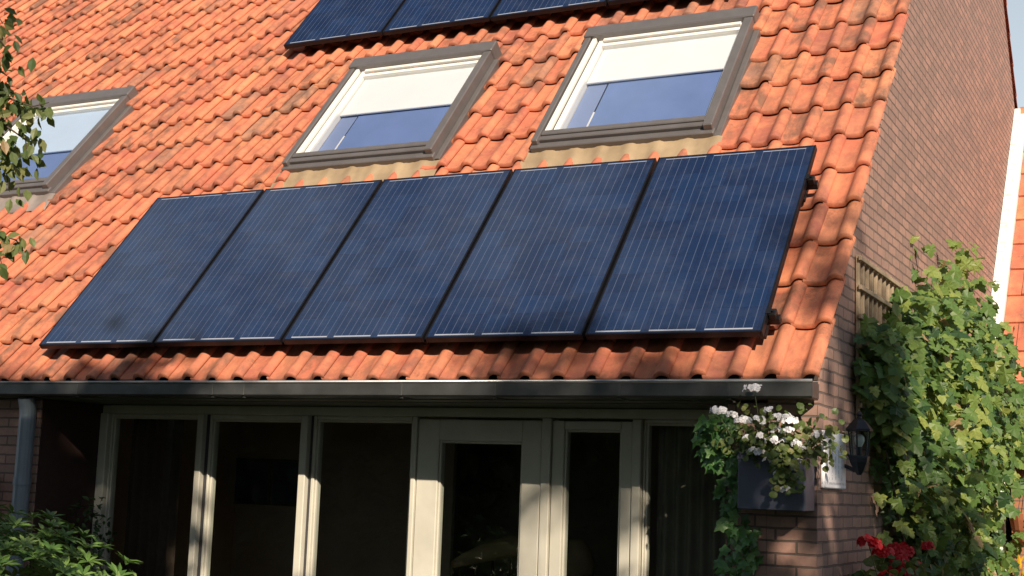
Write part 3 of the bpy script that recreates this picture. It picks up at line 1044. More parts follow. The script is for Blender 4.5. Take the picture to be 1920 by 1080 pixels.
base_w = np.array([5.19, -0.11, 1.825])
m = MB()
N = 520
ang = rng.random(N) * 2 * PI
pos = np.stack([rng.normal(0.02, 0.145, N), rng.normal(-0.05, 0.07, N), np.abs(rng.normal(0.0, 0.10, N)) + 0.03 + 0.02 * rng.normal(size=N)], 1)
pos[:, 0] = np.clip(pos[:, 0], -0.27, 0.34)
pos[:, 1] = np.minimum(pos[:, 1], 0.07)
hang = rng.random(N) < 0.22
pos[hang, 0] = rng.normal(0.085, 0.045, hang.sum())
pos[hang, 1] = -0.125 - rng.random(hang.sum()) * 0.07
pos[hang, 2] = 0.05 - 0.20 * rng.random(hang.sum()) ** 1.3
out = np.stack([pos[:, 0] * 3, pos[:, 1] * 3 - 0.4, np.full(N, 0.6)], 1) + rng.normal(0, 0.5, (N, 3))
alg = np.cross(out, unit(N))
m.leaves(pos, alg, out, rng.uniform(0.022, 0.045, N), *LEAF_ROUND, np.clip(rng.normal(0.45, 0.3, N), 0, 1))
right = 45
pr2 = np.stack([rng.uniform(0.16, 0.36, right), rng.normal(-0.10, 0.06, right), rng.uniform(-0.02, 0.16, right)], 1)
m.leaves(pr2, unit(right), np.array([0.2, -1, 0.5]) + rng.normal(0, .5, (right, 3)), rng.uniform(0.022, 0.045, right), *LEAF_ROUND, np.clip(rng.normal(0.75, 0.2, right), 0, 1))
m.build('foliage', M_ger, wg)
heads = [(5.118, 2.174, .045, 9), (4.929, 2.061, .040, 9), (5.054, 2.020, .038, 8), (5.130, 2.016, .042, 10), (5.291, 2.020, .045, 10),
         (5.243, 2.040, .022, 4), (5.212, 1.923, .030, 6), (5.345, 1.907, .036, 7), (5.124, 1.864, .040, 9), (5.240, 1.768, .016, 3),
         (5.289, 1.685, .026, 5), (5.203, 2.074, .020, 4), (5.235, 1.975, .018, 3), (5.440, 1.955, .026, 5), (5.262, 1.925, .016, 3), (5.37, 1.88, .025, 4), (5.16, 1.945, .020, 4), (5.30, 1.975, .022, 5), (5.085, 1.935, .020, 4), (5.335, 1.83, .018, 4), (4.995, 2.05, .020, 4), (5.185, 1.83, .018, 3)]
st = MB()
for k, (x, z, r, n) in enumerate(heads):
    c = (x - base_w[0], -0.25 - base_w[1] + 0.02 * math.sin(k), z - base_w[2])
    flower_head(wg, c, r, M_wpet, int(n * 1.7), 0.0165, k + 3)
    st.tube([(c[0] * 0.5, -0.03, -0.01), (c[0] * 0.8, c[1] * 0.7, (c[2] - 0.02) * 0.6), (c[0], c[1] + 0.01, c[2] - 0.01)], 0.0022, 5)
st.build('stems', M_stem, wg)

# ------------------------------------------------------------------ ivy on the pier's edge
M_ivy = leaf_material('ivy_leaf', [(0.035, 0.095, 0.028), (0.055, 0.15, 0.04), (0.09, 0.21, 0.06), (0.15, 0.27, 0.09)], 0.2, 0.35)
M_bark = plain('brown_bark', (0.075, 0.055, 0.04), 0.9, 0, 0.4, 18, 0.6)
iv = thing('ivy', 'dark green ivy climbing the inner edge of the brick pier', 'climbing plant', (4.93, -0.03, 0.0))
m = MB()
N = 430
z = rng.uniform(0.3, 2.07, N)
cxz = 4.93 + 0.05 * np.sin(z * 5) + np.where(z < 1.5, 0.055, -0.02)
hw = np.where(z > 1.85, 0.11, 0.075) * (1 + 0.35 * np.sin(z * 11))
pos = np.stack([cxz + rng.uniform(-1, 1, N) * hw - 4.93, -rng.random(N) * 0.09 + 0.005, z], 1)
nrm = np.stack([rng.normal(0.1, .45, N), np.full(N, -1.0), rng.normal(0.45, .4, N)], 1)
al = np.stack([rng.normal(0, 0.6, N), rng.normal(-0.3, .3, N), np.full(N, -0.8)], 1)
m.leaves(pos, al, nrm, rng.uniform(0.045, 0.085, N), *LEAF_IVY, np.clip(rng.normal(0.5, .28, N), 0, 1))
m.build('foliage', M_ivy, iv)
m = MB()
m.tube([(0.02, -0.012, 0.0), (0.05, -0.014, 0.6), (0.03, -0.012, 1.1), (-0.02, -0.016, 1.6), (0.0, -0.012, 2.0)], [0.012, 0.010, 0.009, 0.007, 0.004], 6)
m.build('stem', M_bark, iv)

# ------------------------------------------------------------------ trellis and grapevine on the gable
M_trell = plain('weathered_trellis_wood', (0.36, 0.28, 0.19), 0.8, 0, 0.3, 14, 0.3)
tr = thing('trellis', 'weathered wooden trellis fixed to the gable wall above the vine', 'trellis', (GX + 0.004, 0.80, 2.10))
b = MB()
for y_ in np.arange(0.0, 1.5, 0.115):
    b.box(0.002, 0.022, y_, y_ + (0.035 if y_ == 0 else 0.030), 0.0, 0.92, bev=0.003)
b.build('uprights', M_trell, tr)
b = MB()
for z_ in np.arange(0.06, 0.92, 0.165):
    b.box(0.0225, 0.040, -0.02, 1.46, z_, z_ + 0.028, bev=0.003)
b.build('crossbars', M_trell, tr)

M_vine = leaf_material('vine_leaf', [(0.038, 0.090, 0.036), (0.075, 0.160, 0.044), (0.125, 0.225, 0.055), (0.20, 0.30, 0.07), (0.34, 0.40, 0.10), (0.42, 0.30, 0.15)], 0.38, 0.45, (0.22, 0.26, 0.03))
vn = thing('grapevine', 'lush green grapevine covering the sunny lower gable wall', 'climbing plant', (GX, 2.6, 0.0))
def vine_top(y):
    return float(np.interp(y, [0.7, 1.1, 1.6, 2.0, 2.6, 3.4, 4.2, 5.0, 5.6], [2.62, 2.60, 2.80, 3.02, 3.18, 3.28, 3.12, 2.80, 2.5]))
def vine_left(z):
    return float(np.interp(z, [0.0, 1.3, 1.46, 1.8, 2.05, 2.3, 2.7], [1.9, 1.75, 1.6, 1.25, 1.0, 0.74, 0.74]))
def vine_thick(y, z):
    base = float(np.interp(y, [0.7, 1.2, 2.0, 3.0, 4.5, 5.6], [0.12, 0.20, 0.32, 0.42, 0.36, 0.28]))
    top = vine_top(y)
    return base * (0.45 + 0.55 * min(1, max(0, (top - z) / 0.7)))
P, NR, SZ, AL, TI = [], [], [], [], []
tries = 0
# clumps: shoots of leaves make light and dark masses
shoots = []
while len(shoots) < 500:
    y_ = random.uniform(0.7, 5.0); z_ = random.uniform(0.55, 3.36)
    if z_ > vine_top(y_) - 0.03 or y_ < vine_left(z_) + 0.03:
        continue
    if z_ < 0.95 and random.random() < 0.6:
        continue
    if y_ > 4.0 and z_ < 2.0 and random.random() < 0.85:
        continue
    x_ = vine_thick(y_, z_) * random.uniform(0.45, 1.12)
    if z_ < 2.05 and x_ > 0.14 - 0.09 * (y_ - 5.3) and random.random() < 0.85:
        continue
    shoots.append((x_, y_, z_))
for (x_, y_, z_) in shoots:
    hue = random.gauss(0.45, 0.2)
    k = random.randint(5, 10)
    dv = np.array([random.gauss(0.5, 0.4), random.gauss(-0.3, 0.6), random.gauss(-0.3, 0.6)])
    for q in range(k):
        t_ = q / k
        p = np.array([x_, y_, z_]) + dv * 0.24 * (t_ - 0.3) + rng.normal(0, 0.065, 3)
        p[0] = max(0.03, p[0])
        P.append(p)
        NR.append(np.array([0.75, -0.55, 0.62]) + rng.normal(0, 0.42, 3))
        AL.append(np.array([0.25, -0.2, -0.7]) + rng.normal(0, 0.45, 3))
        SZ.append(random.uniform(0.045, 0.122))
        TI.append(min(0.78, max(0, hue + random.gauss(-0.04, 0.2))) if random.random() > 0.012 else 1.0)
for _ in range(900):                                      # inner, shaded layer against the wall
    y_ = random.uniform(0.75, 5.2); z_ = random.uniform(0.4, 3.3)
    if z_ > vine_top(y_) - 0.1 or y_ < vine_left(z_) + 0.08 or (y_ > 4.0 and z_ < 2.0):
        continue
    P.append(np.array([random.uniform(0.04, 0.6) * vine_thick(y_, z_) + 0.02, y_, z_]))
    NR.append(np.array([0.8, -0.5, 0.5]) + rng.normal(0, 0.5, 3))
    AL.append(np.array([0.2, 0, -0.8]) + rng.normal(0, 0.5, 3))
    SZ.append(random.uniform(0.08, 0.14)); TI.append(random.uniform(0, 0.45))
for _ in range(300):                                      # the edge hanging over the trellis
    z_ = random.uniform(2.02, 2.66); y_ = random.uniform(max(0.74, vine_left(z_)), 1.5)
    P.append(np.array([random.uniform(0.05, 0.24), y_, z_]) + rng.normal(0, 0.02, 3))
    NR.append(np.array([0.6, -0.8, 0.55]) + rng.normal(0, 0.4, 3)); AL.append(np.array([0.15, -0.25, -0.75]) + rng.normal(0, 0.4, 3))
    SZ.append(random.uniform(0.07, 0.14)); TI.append(random.uniform(0.1, 0.6))
# loose tips standing above the mass
for (px, y_, z_, n_) in ((0.10, 2.10, 3.10, 5), (0.22, 3.35, 3.42, 9), (0.25, 3.55, 3.40, 6), (0.06, 2.45, 3.24, 5), (0.34, 4.4, 3.02, 6), (0.36, 4.8, 2.75, 7), (0.34, 5.0, 2.45, 7), (0.34, 5.0, 2.2, 6)):
    for q in range(n_):
        P.append(np.array([px, y_, z_]) + rng.normal(0, 0.085, 3))
        NR.append(np.array([0.6, -0.7, 0.5]) + rng.normal(0, 0.4, 3)); AL.append(np.array([0.2, -0.1, -0.5]) + rng.normal(0, 0.5, 3))
        SZ.append(random.uniform(0.07, 0.13)); TI.append(random.uniform(0.35, 0.8))
P = np.array(P)
P[:, 1] -= 2.6
m = MB()
m.leaves(P, np.array(AL), np.array(NR), np.array(SZ), *LEAF_VINE, np.array(TI))
m.build('foliage', M_vine, vn)
m = MB()
for k in range(9):
    y0 = random.uniform(1.8, 3.8); y1 = random.uniform(0.9, 4.9)
    zz_ = min(vine_top(y1) - 0.15, random.uniform(1.6, 3.2))
    m.tube([(0.04, y0 - 2.6, 0.0), (0.06, (y0 * 0.7 + y1 * 0.3) - 2.6, zz_ * 0.4), (0.09, (y0 * 0.3 + y1 * 0.7) - 2.6, zz_ * 0.75), (0.12, y1 - 2.6, zz_)], [0.022, 0.016, 0.011, 0.005], 6)
m.build('stem', M_bark, vn)

# ------------------------------------------------------------------ red geranium in a tall pot beside the gable
M_terra = plain('terracotta_pot', (0.45, 0.17, 0.08), 0.75, 0, 0.2, 8, 0.2)
M_gerg = leaf_material('geranium_leaf_green', [(0.03, 0.06, 0.02), (0.05, 0.10, 0.03), (0.09, 0.14, 0.04), (0.15, 0.18, 0.05)], 0.3)
RG = np.array([5.66, 0.62, 0.0])
rgm = thing('red_geranium', 'red flowering geranium at the foot of the green vine', 'flowering plant', (RG[0], RG[1], 0.93))
m = MB()
N = 420
u3 = unit(N) * (rng.random((N, 1)) ** 0.4)
pos = u3 * np.array([0.26, 0.42, 0.24]) + np.array([0, 0.05, 0.22])
m.leaves(pos, unit(N) + np.array([0, -.3, 0]), u3 + np.array([0.2, -0.7, 0.7]) + rng.normal(0, .3, (N, 3)), rng.uniform(0.04, 0.075, N), *LEAF_ROUND, np.clip(rng.normal(0.45, .27, N), 0, 1))
m.build('foliage', M_gerg, rgm)
st = MB()
rh = [(5.60, 0.127, 1.440, .050, 18), (5.60, 0.45, 1.385, .046, 15), (5.62, 0.75, 1.38, .065, 24), (5.66, 0.60, 1.285, .060, 22), (5.66, 0.93, 1.29, .055, 20), (5.70, 1.15, 1.41, .028, 6), (5.64, 0.66, 1.345, .045, 12), (5.66, 0.24, 1.27, .035, 8)]
for k, (x, y_, z_, r, n) in enumerate(rh):
    c = (x - RG[0], y_ - RG[1], z_ - 0.93)
    flower_head(rgm, c, r, M_rpet, n, 0.026, k + 40)
    st.tube([(c[0] * 0.3, c[1] * 0.3, 0.0), (c[0] * 0.7, c[1] * 0.7, c[2] * 0.6), (c[0], c[1], c[2] - 0.01)], 0.003, 5)
st.build('stems', M_stem, rgm)
pt = MB()
pt.lathe([(0.12, 0.0), (0.13, 0.02), (0.19, 0.86), (0.21, 0.90), (0.21, 0.95), (0.185, 0.95), (0.175, 0.90)], 24)
pt_o = pt.build('plant_pot', M_terra, None, smooth=False, loc=(RG[0], RG[1], 0.0))
tag(pt_o, 'tall terracotta pot carrying the red geranium', 'plant pot')

# ------------------------------------------------------------------ bushes at the left
M_rho = leaf_material('rhododendron_leaf', [(0.045, 0.105, 0.026), (0.085, 0.17, 0.038), (0.13, 0.23, 0.055), (0.20, 0.30, 0.085)], 0.2, 0.35)
def whorl_bush(root, c, rad, n, lsize, mat, up=0.35):
    m = MB()
    for _ in range(n):
        d = rng.normal(size=3); d[2] = abs(d[2]); d /= np.linalg.norm(d)
        p = np.array(c) + d * np.array(rad) * random.uniform(0.80, 1.04)
        ax = d + np.array([0, 0, 0.5]); ax /= np.linalg.norm(ax)
        a = np.cross(ax, [0.31, 0.2, 0.9]); a /= np.linalg.norm(a)
        bb = np.cross(ax, a)
        k = random.randint(7, 10)
        q = np.linspace(0, 2 * PI, k + 1)[:-1] + random.random()
        al = np.array([a * math.cos(x) + bb * math.sin(x) + ax * random.uniform(0.15, 0.7) for x in q])
        hue = random.gauss(0.5, 0.2)
        m.leaves(np.repeat(p[None], k, 0), al, np.repeat(ax[None], k, 0) + rng.normal(0, 0.15, (k, 3)),
                 rng.uniform(0.75, 1.15, k) * lsize, *LEAF_LONG, np.clip(rng.normal(hue, 0.15, k), 0, 1))
    return m.build('foliage', mat, root)
rb = thing('rhododendron_bush', 'large leafy rhododendron bush in front of the left windows', 'bush', (1.42, -1.65, 0.0))
whorl_bush(rb, (0, 0, 0.46), (1.25, 0.75, 0.97), 900, 0.088, M_rho)
m = MB()
for k in range(8):
    a = 2 * PI * k / 8
    m.tube([(0, 0, 0), (0.4 * math.cos(a), 0.25 * math.sin(a), 0.5), (0.85 * math.cos(a), 0.5 * math.sin(a), 0.95)], [0.03, 0.02, 0.008], 6)
m.build('stem', M_bark, rb)
M_shr = leaf_material('shrub_leaf', [(0.02, 0.05, 0.016), (0.035, 0.08, 0.022), (0.06, 0.12, 0.035)], 0.2, 0.4)
sb = thing('dark_shrub', 'small dark shrub growing in the shaded recess behind the grey downpipe', 'bush', (0.32, 0.28, 0.0))
m = MB()
N = 700
u3 = unit(N) * (rng.random((N, 1)) ** 0.45)
pos = u3 * np.array([0.22, 0.24, 0.72]) + np.array([0, 0, 0.82])
m.leaves(pos, unit(N) + np.array([0, -.2, -.2]), u3 + np.array([0.1, -0.6, 0.6]) + rng.normal(0, .4, (N, 3)), rng.uniform(0.035, 0.06, N), *LEAF_OVAL, np.clip(rng.normal(0.45, .3, N), 0, 1))
m.build('foliage', M_shr, sb)
m = MB()
for k in range(5):
    m.tube([(0, 0, 0), (random.uniform(-.1, .1), random.uniform(-.1, .1), 0.6), (random.uniform(-.18, .18), random.uniform(-.18, .18), 1.3)], [0.014, 0.010, 0.004], 5)
m.build('stem', M_bark, sb)

# wooden post against the wall at the far left
M_orw = plain('orange_stained_wood', (0.42, 0.13, 0.035), 0.6, 0, 0.25, 10, 0.2)
pb = thing('wooden_post', 'orange stained wooden post against the wall beside the downpipe', 'post', (-0.27, -0.09, 0.0))
b = MB()
b.box(-0.06, 0.05, -0.05, 0.05, 0.0, 1.60, bev=0.006)
b.build('shaft', M_orw, pb)
b = MB()
b.box(-0.067, 0.057, -0.057, 0.057, 1.6005, 1.62, bev=0.006)
b.build('post_cap', M_orw, pb)

# ------------------------------------------------------------------ trees
def tree(name, label, loc, height, crown_c, crown_r, nclump, per, lsize, mat, trunk_r=0.12, group=None, sigma=0.35, shell=0.55, template=LEAF_OVAL, trunk_top=None, boxy=False, slant=None):
    t = thing(name, label, 'tree', loc, group=group)
    m = MB()
    cc = np.array(crown_c); rr = np.array(crown_r)
    limbs = MB()
    top = np.array(trunk_top) if trunk_top is not None else np.array([0, 0, cc[2] * 0.75])
    limbs.tube([(0, 0, 0), tuple(top * 0.35 + np.array([0.04, 0.03, 0])), tuple(top * 0.7), tuple(top)], [trunk_r * 1.25, trunk_r, trunk_r * 0.8, trunk_r * 0.55], 10)
    for k in range(nclump):
        d = rng.normal(size=3); d /= np.linalg.norm(d)
        p = cc + d * rr * (shell + (1 - shell) * random.random())
        if boxy:
            q_ = 2 * PI * random.random()
            e_ = math.sqrt(random.random())
            p = cc + rr * np.array([e_ * math.cos(q_), e_ * math.sin(q_), random.uniform(-1, 1)])
            if slant is not None:
                p[2] += slant * (p[0] * math.cos(SUN_AZ) + p[1] * math.sin(SUN_AZ))
        if k % 3 == 0:
            mid = (top * 0.8 + p) / 2 + np.array([0, 0, 0.15])
            limbs.tube([tuple(top * random.uniform(0.6, 1.0)), tuple(mid), tuple(p)], [trunk_r * 0.4, trunk_r * 0.22, trunk_r * 0.06], 5)
        sz = rng.normal(0, sigma, (per, 3))
        hue = random.gauss(0.5, 0.2)
        m.leaves(p + sz, unit(per) + np.array([0, 0, -0.4]), unit(per) + np.array([0, 0, 0.7]) + 0.5 * d, rng.uniform(0.7, 1.2, per) * lsize, *template, np.clip(rng.normal(hue, 0.2, per), 0, 1))
    m.build('crown', mat, t)
    limbs.build('trunk', M_bark, t)
    return t
M_tree = leaf_material('tree_leaf', [(0.04, 0.075, 0.022), (0.065, 0.11, 0.03), (0.09, 0.14, 0.04)], 0.25)
# garden trees behind the viewer: their shade falls on the low left and pier; unseen columns added to shade the ground
def sunline(a, h):                                        # a point of the garden h metres out along the sun's bearing
    ca, sa = math.cos(SUN_AZ), math.sin(SUN_AZ)
    return (a * ca + h * sa, a * sa - h * ca, 0.0)
for k, (a, b, r, b0, lab) in enumerate([
        (-5.6, 1.65, 1.25, 0.5, 'tall high crowned tree at the west end of the garden row'), (-3.8, 1.65, 1.25, 0.5, 'second high crowned tree of the garden row from the west end'),
        (-2.0, 1.62, 1.25, 0.6, 'tall high crowned tree shading the house end with the grey downpipe'), (-0.18, 1.58, 1.22, 0.6, 'tall high crowned tree in the middle of the garden row'),
        (2.05, 0.02, 0.95, -9, 'unseen columnar tree added for shade before the second window'), (3.25, -0.16, 0.9, -9, 'unseen columnar tree added for shade before the glazed door'),
        (5.08, 0.40, 0.75, -9, 'columnar tree shading the brick pier'), (5.9, 0.10, 0.9, -9, 'unseen short columnar tree added for shade before the grapevine'), (7.6, -0.1, 1.2, -9, 'unseen short columnar tree added for shade at the east end of the garden row')]):
    h = 13.5 + 0.4 * math.sin(k * 2.1)
    zt_ = (b + math.sin(SUN_EL) * h) / math.cos(SUN_EL)
    zb_ = max(0.4, (b0 + math.sin(SUN_EL) * h) / math.cos(SUN_EL))
    tree('shade_tree', lab, sunline(a, h), zt_, (0, 0, (zt_ + zb_) / 2), (r, r, (zt_ - zb_) / 2), 120 if b0 > -1 else 250, 24, 0.24, M_tree, 0.14, 'garden trees in a row opposite the house', 0.15, 0.25, boxy=True)
for (a, ra, b0, b1, hb, nc, sl, lab) in ((3.30, 0.92, 0.72, 0.96, 17.2, 30, -0.396, 'slender unseen tree with a crown shaped to shade the right eave tiles'), (4.78, 0.50, 0.70, 1.70, 17.8, 34, 0.0, 'fuller unseen tree with a crown shaped to shade the tiles by the gable')):  # unseen crowns added, shaped to shade the eave and miss the panels
    zb0, zb1 = (b0 + math.sin(SUN_EL) * hb) / math.cos(SUN_EL), (b1 + math.sin(SUN_EL) * hb) / math.cos(SUN_EL)
    tree('eave_shade_tree', lab, sunline(a, hb), 11, (0, 0, (zb0 + zb1) / 2), (ra, ra * 0.6, (zb1 - zb0) / 2), nc, 22, 0.12, M_tree, 0.10, 'unseen trees added to shade the right roof edge', 0.08, 0.3, boxy=True, slant=sl)
for k, (x, y, hh) in enumerate([(-15.5, -15, 8.6), (-12.4, -13.6, 9.0), (-9.2, -14.6, 8.8), (-6.2, -13.6, 9.2), (-3.2, -14.8, 8.6), (-0.4, -15.6, 8.6), (2.6, -17.0, 8.4)]):  # unseen trees added to darken reflections in the ground-floor glass
    labs = ['round topped unseen tree added to darken the window reflections', 'broad unseen tree added to darken the window reflections', 'tall bushy unseen tree added to darken the window reflections', 'low rounded unseen tree added to darken the window reflections', 'tallest unseen tree added to darken the window reflections', 'small unseen tree added to darken the window reflections', 'last unseen tree added to darken the window reflections']
    tree('reflection_tree', labs[k], (x, y, 0), hh, (0, 0, hh * 0.5), (2.5, 1.2, hh * 0.5), 320, 30, 0.50, M_tree, 0.14, 'unseen trees added to darken the window reflections', 0.4, 0.5, boxy=True)

# fruit tree whose twigs hang into the view at the upper left
M_fruit = leaf_material('fruit_leaf', [(0.05, 0.09, 0.032), (0.09, 0.14, 0.045), (0.15, 0.19, 0.065), (0.27, 0.27, 0.11), (0.42, 0.24, 0.13)], 0.35, 0.45)
def pix(px, py, t):                                       # a garden point t metres out along a bearing from the lawn's corner
    d = M @ Vector(((px - 960) / 2578.08, 1, -(py - 540) / 2578.08))
    return np.array(Vector((7.1457, -6.8711, 1.6609)) + d * t)
FT = pix(-420, 700, 4.9)
FT[2] = 0.0
ft = thing('fruit_tree', 'leafy fruit tree whose twigs hang in front of the roof', 'tree', tuple(FT))
lim = MB(); lv = MB()
lim.tube([(0, 0, 0), (0.06, 0.02, 0.5), (0.02, 0.06, 1.1), (0.10, 0.02, 1.7), (0.02, 0.06, 2.3), (0.08, 0.0, 2.9), (0.02, 0.05, 3.5)], [0.065, 0.052, 0.048, 0.042, 0.032, 0.02, 0.007], 10)
for k in range(16):
    a_ = 2.4 * k
    z_ = 1.3 + 0.13 * k
    r_ = random.uniform(0.45, 0.8)
    lim.tube([(0.04, 0.03, z_), (r_ * 0.5 * math.cos(a_), r_ * 0.5 * math.sin(a_), z_ + 0.28), (r_ * math.cos(a_), r_ * math.sin(a_), z_ + 0.38)], [0.018, 0.010, 0.003], 5)
    for _ in range(45):
        q_ = random.uniform(0.25, 1.05)
        p_ = np.array([r_ * q_ * math.cos(a_), r_ * q_ * math.sin(a_), z_ + 0.40 * q_]) + rng.normal(0, 0.09, 3)
        lv.leaves([p_], unit(1) + np.array([[0, 0, -0.5]]), unit(1) + np.array([[0.2, -0.5, 0.5]]), [random.uniform(0.04, 0.06)], *LEAF_OVAL, [random.random()])
def twig(pts, n, sd, size=0.062):
    pts = [np.array(p) - FT for p in pts]
    lim.tube([tuple(p) for p in pts], [0.007 - 0.0055 * i / max(1, len(pts) - 1) for i in range(len(pts))], 5)
    for _ in range(int(n * 2.2)):
        s_ = random.random() * (len(pts) - 1)
        i = min(int(s_), len(pts) - 2)
        p = pts[i] + (pts[i + 1] - pts[i]) * (s_ - i) + rng.normal(0, sd, 3)
        lv.leaves([p], [np.array([0.3, 0.0, -0.8]) + rng.normal(0, .45, 3)], [np.array([0.4, -0.8, 0.5]) + rng.normal(0, .45, 3)], [random.uniform(0.75, 1.2) * size], *LEAF_OVAL, [min(1, max(0, random.gauss(0.42, 0.25)))])
TW = [((-130, 160, 4.5), (-40, 165, 4.5), (20, 185, 4.5), (60, 200, 4.5), (92, 192, 4.5), 30, .024),
      ((-120, 60, 4.45), (-40, 50, 4.45), (0, 75, 4.45), (22, 105, 4.45), 34, .030),
      ((-130, 200, 4.55), (-40, 215, 4.5), (10, 235, 4.5), (48, 262, 4.5), (52, 300, 4.5), 48, .030),
      ((-100, 220, 4.5), (-30, 245, 4.5), (8, 290, 4.5), (16, 350, 4.5), 70, .036),
      ((-140, 130, 4.55), (-60, 140, 4.55), (-10, 165, 4.55), (26, 175, 4.55), 60, .036),
      ((-140, 380, 4.5), (-60, 395, 4.5), (0, 440, 4.5), (30, 450, 4.5), (44, 470, 4.5), 22, .018),
      ((-120, 330, 4.5), (-60, 400, 4.5), (-10, 440, 4.5), (3, 495, 4.5), 26, .019),
      ((-140, 20, 4.5), (-60, 10, 4.5), (-10, 20, 4.5), (6, 45, 4.5), 26, .024)]
for tw in TW:
    pts = [pix(*p) for p in tw[:-2]]
    twig([FT + np.array([0.02, 0.02, min(3.2, pts[0][2] + 0.1)])] + pts, tw[-2], tw[-1] * 1.1, 0.047)
for _ in range(500):                                      # the rest of its crown
    p = pix(random.uniform(-700, -55), random.uniform(-250, 480), random.uniform(4.3, 5.2)) - FT
    lv.leaves([p], unit(1) + np.array([[0, 0, -0.5]]), unit(1) + np.array([[0.2, -0.5, 0.5]]), [random.uniform(0.045, 0.065)], *LEAF_OVAL, [random.random()])
lv.build('crown', M_fruit, ft)
lim.build('trunk', M_bark, ft)

# ------------------------------------------------------------------ the set-back lower house behind the vine
M_flat = tile_material('flat_orange_tile')
NH = (7.5, 8.0, 0.0)
nb = thing('neighbour_house', 'lower set back house with orange flat tiles behind the vine', 'house', NH)
NINV = (-NH[0], -NH[1], 0)
Y0, Z0 = 5.10, 2.135                       # eave of its front slope
NV = 4.78
def np_(u, v, w):
    return (u, Y0 + v * CT - w * ST, Z0 + v * ST + w * CT)
m = MB()
nY = np_(0, NV, 0)[1]
for j in range(13):
    ve = j * 0.37
    ln = min(0.40, NV - ve)
    for k in range(18):
        u0 = 5.497 + k * 0.25 - (0.125 if j % 2 else 0)
        u1 = u0 + 0.246
        u0 = max(u0, 5.497)
        dw = random.gauss(0, 0.003)
        for mir in (False, True):
            V = [np_(u0, ve, 0.030 + dw), np_(u1, ve, 0.030 + dw), np_(u1, ve + ln, 0.004), np_(u0, ve + ln, 0.004), np_(u0, ve, 0.008), np_(u1, ve, 0.008)]
            if mir:
                V = [(x, 2 * nY - y, z) for x, y, z in V]
            m.add(V, [(0, 1, 2, 3), (4, 5, 1, 0)], min(1, max(0, random.gauss(0.6, 0.2))), max(0, random.gauss(0.05, 0.1)))
nroof = m.build('roof', M_flat, nb, loc=NINV, dirt=True)
m = MB()
for k in range(12):
    x1 = 5.42 + k * 0.36
    pr_ = [(0.12 * math.cos(a), 0.10 * math.sin(a)) for a in np.linspace(0, PI, 9)]
    zr = np_(0, NV, 0)[2] - 0.02
    V = [(x, nY + p[0] * s, zr + p[1] * s) for x, s in ((x1, 1.0), (x1 + 0.38, 0.92)) for p in pr_]
    m.add(V, [(i, i + 1, 9 + i + 1, 9 + i) for i in range(8)] + [tuple(range(9))], random.random(), 0.05)
m.build('ridge_cap', M_flat, nroof, dirt=True)
w = MB()
zN = lambda y: Z0 + (y - Y0) / CT * ST - 0.03
w.prism([(5.35, 0.0), (2 * nY - 5.35, 0.0), (2 * nY - 5.35, zN(5.35)), (nY, zN(nY)), (5.35, zN(5.35))], 'x', 5.62, 9.9)
fix_normals(w.build('wall', M_brick2, nb, loc=NINV))
# white flashing strips where its roof meets the gable
ml = Nodes('white_flashing')
nz = ml.noise(18, 5, 0.7)
wv = ml.math('FRACT', ml.math('MULTIPLY', ml.n('ShaderNodeSeparateXYZ').outputs[2], 1.0))
sx = ml.n('ShaderNodeSeparateXYZ'); ml.set(sx.inputs[0], ml.coord())
ck = ml.math('LESS_THAN', ml.math('FRACT', ml.math('ADD', ml.math('MULTIPLY', sx.outputs[2], 5.3), ml.math('MULTIPLY', nz, 0.5))), 0.07)
base = ml.mix(ml.math('MULTIPLY', ck, 0.5), ml.ramp(nz, [(0.3, (0.68, 0.68, 0.66)), (0.6, (0.82, 0.82, 0.82))]), (0.30, 0.31, 0.33))
M_flash = ml.done(ml.principled(base, 0.55, 0, ml.bump(nz, 0.3, 0.004), 0.4))
m = MB()
def strip(mb, ua, ub, wa, wb, va, vb):
    V = [np_(u, v, w_) for v in (va, vb) for (u, w_) in ((ua, wa), (ub, wa), (ub, wb), (ua, wb))]
    mb.add(V, [(0, 1, 2, 3), (7, 6, 5, 4), (0, 4, 5, 1), (1, 5, 6, 2), (2, 6, 7, 3), (3, 7, 4, 0)])
for k in range(22):
    va = k * 0.215
    strip(m, 5.374, 5.432, 0.0, 0.115 + 0.004 * (k % 2), va, va + 0.213)
fix_normals(m.build('step_flashing', M_flash, nb, loc=NINV))
m = MB()
strip(m, 5.434, 5.494, 0.0, 0.075, 0.0, NV - 0.02)
fix_normals(m.build('verge_board', M_white, nb, loc=NINV))
m = MB()
m.prism([(Y0 - 0.13, Z0 - 0.10), (Y0 + 0.02, Z0 - 0.10), (Y0 + 0.02, Z0 - 0.01), (Y0 - 0.13, Z0 - 0.02)], 'x', 5.50, 9.9)
m.tube([(5.50, Y0 - 0.135, Z0 - 0.02), (9.9, Y0 - 0.135, Z0 - 0.02)], 0.012, 8)
m.box(5.50, 9.9, Y0 + 0.021, 5.349, Z0 - 0.14, Z0 - 0.11)
fix_normals(m.build('gutter', M_zincl, nb, loc=NINV))
m = MB()
m.tube([(5.56, Y0 - 0.02, 0), (5.56, Y0 - 0.02, 1.9), (5.56, Y0 - 0.05, Z0 - 0.10)], 0.048, 14)
m.build('downpipe', M_white, nb, loc=NINV)
m = MB()
m.ring(5.80, 7.4, 0.3, 1.95, 0.06, 0.06, 0.06, 0.06, -0.03, 0.04)
V0 = np.concatenate(m.v)
m.v = [np.stack([V0[:, 0], 5.345 - V0[:, 2], V0[:, 1]], 1)]
nw = fix_normals(m.build('window', M_white, nb, loc=NINV))
m = MB()
m.add([(5.86, 5.346, 0.36), (7.34, 5.346, 0.36), (7.34, 5.346, 1.89), (5.86, 5.346, 1.89)], [(0, 1, 2, 3)])
m.build('pane', M_gask, nw)
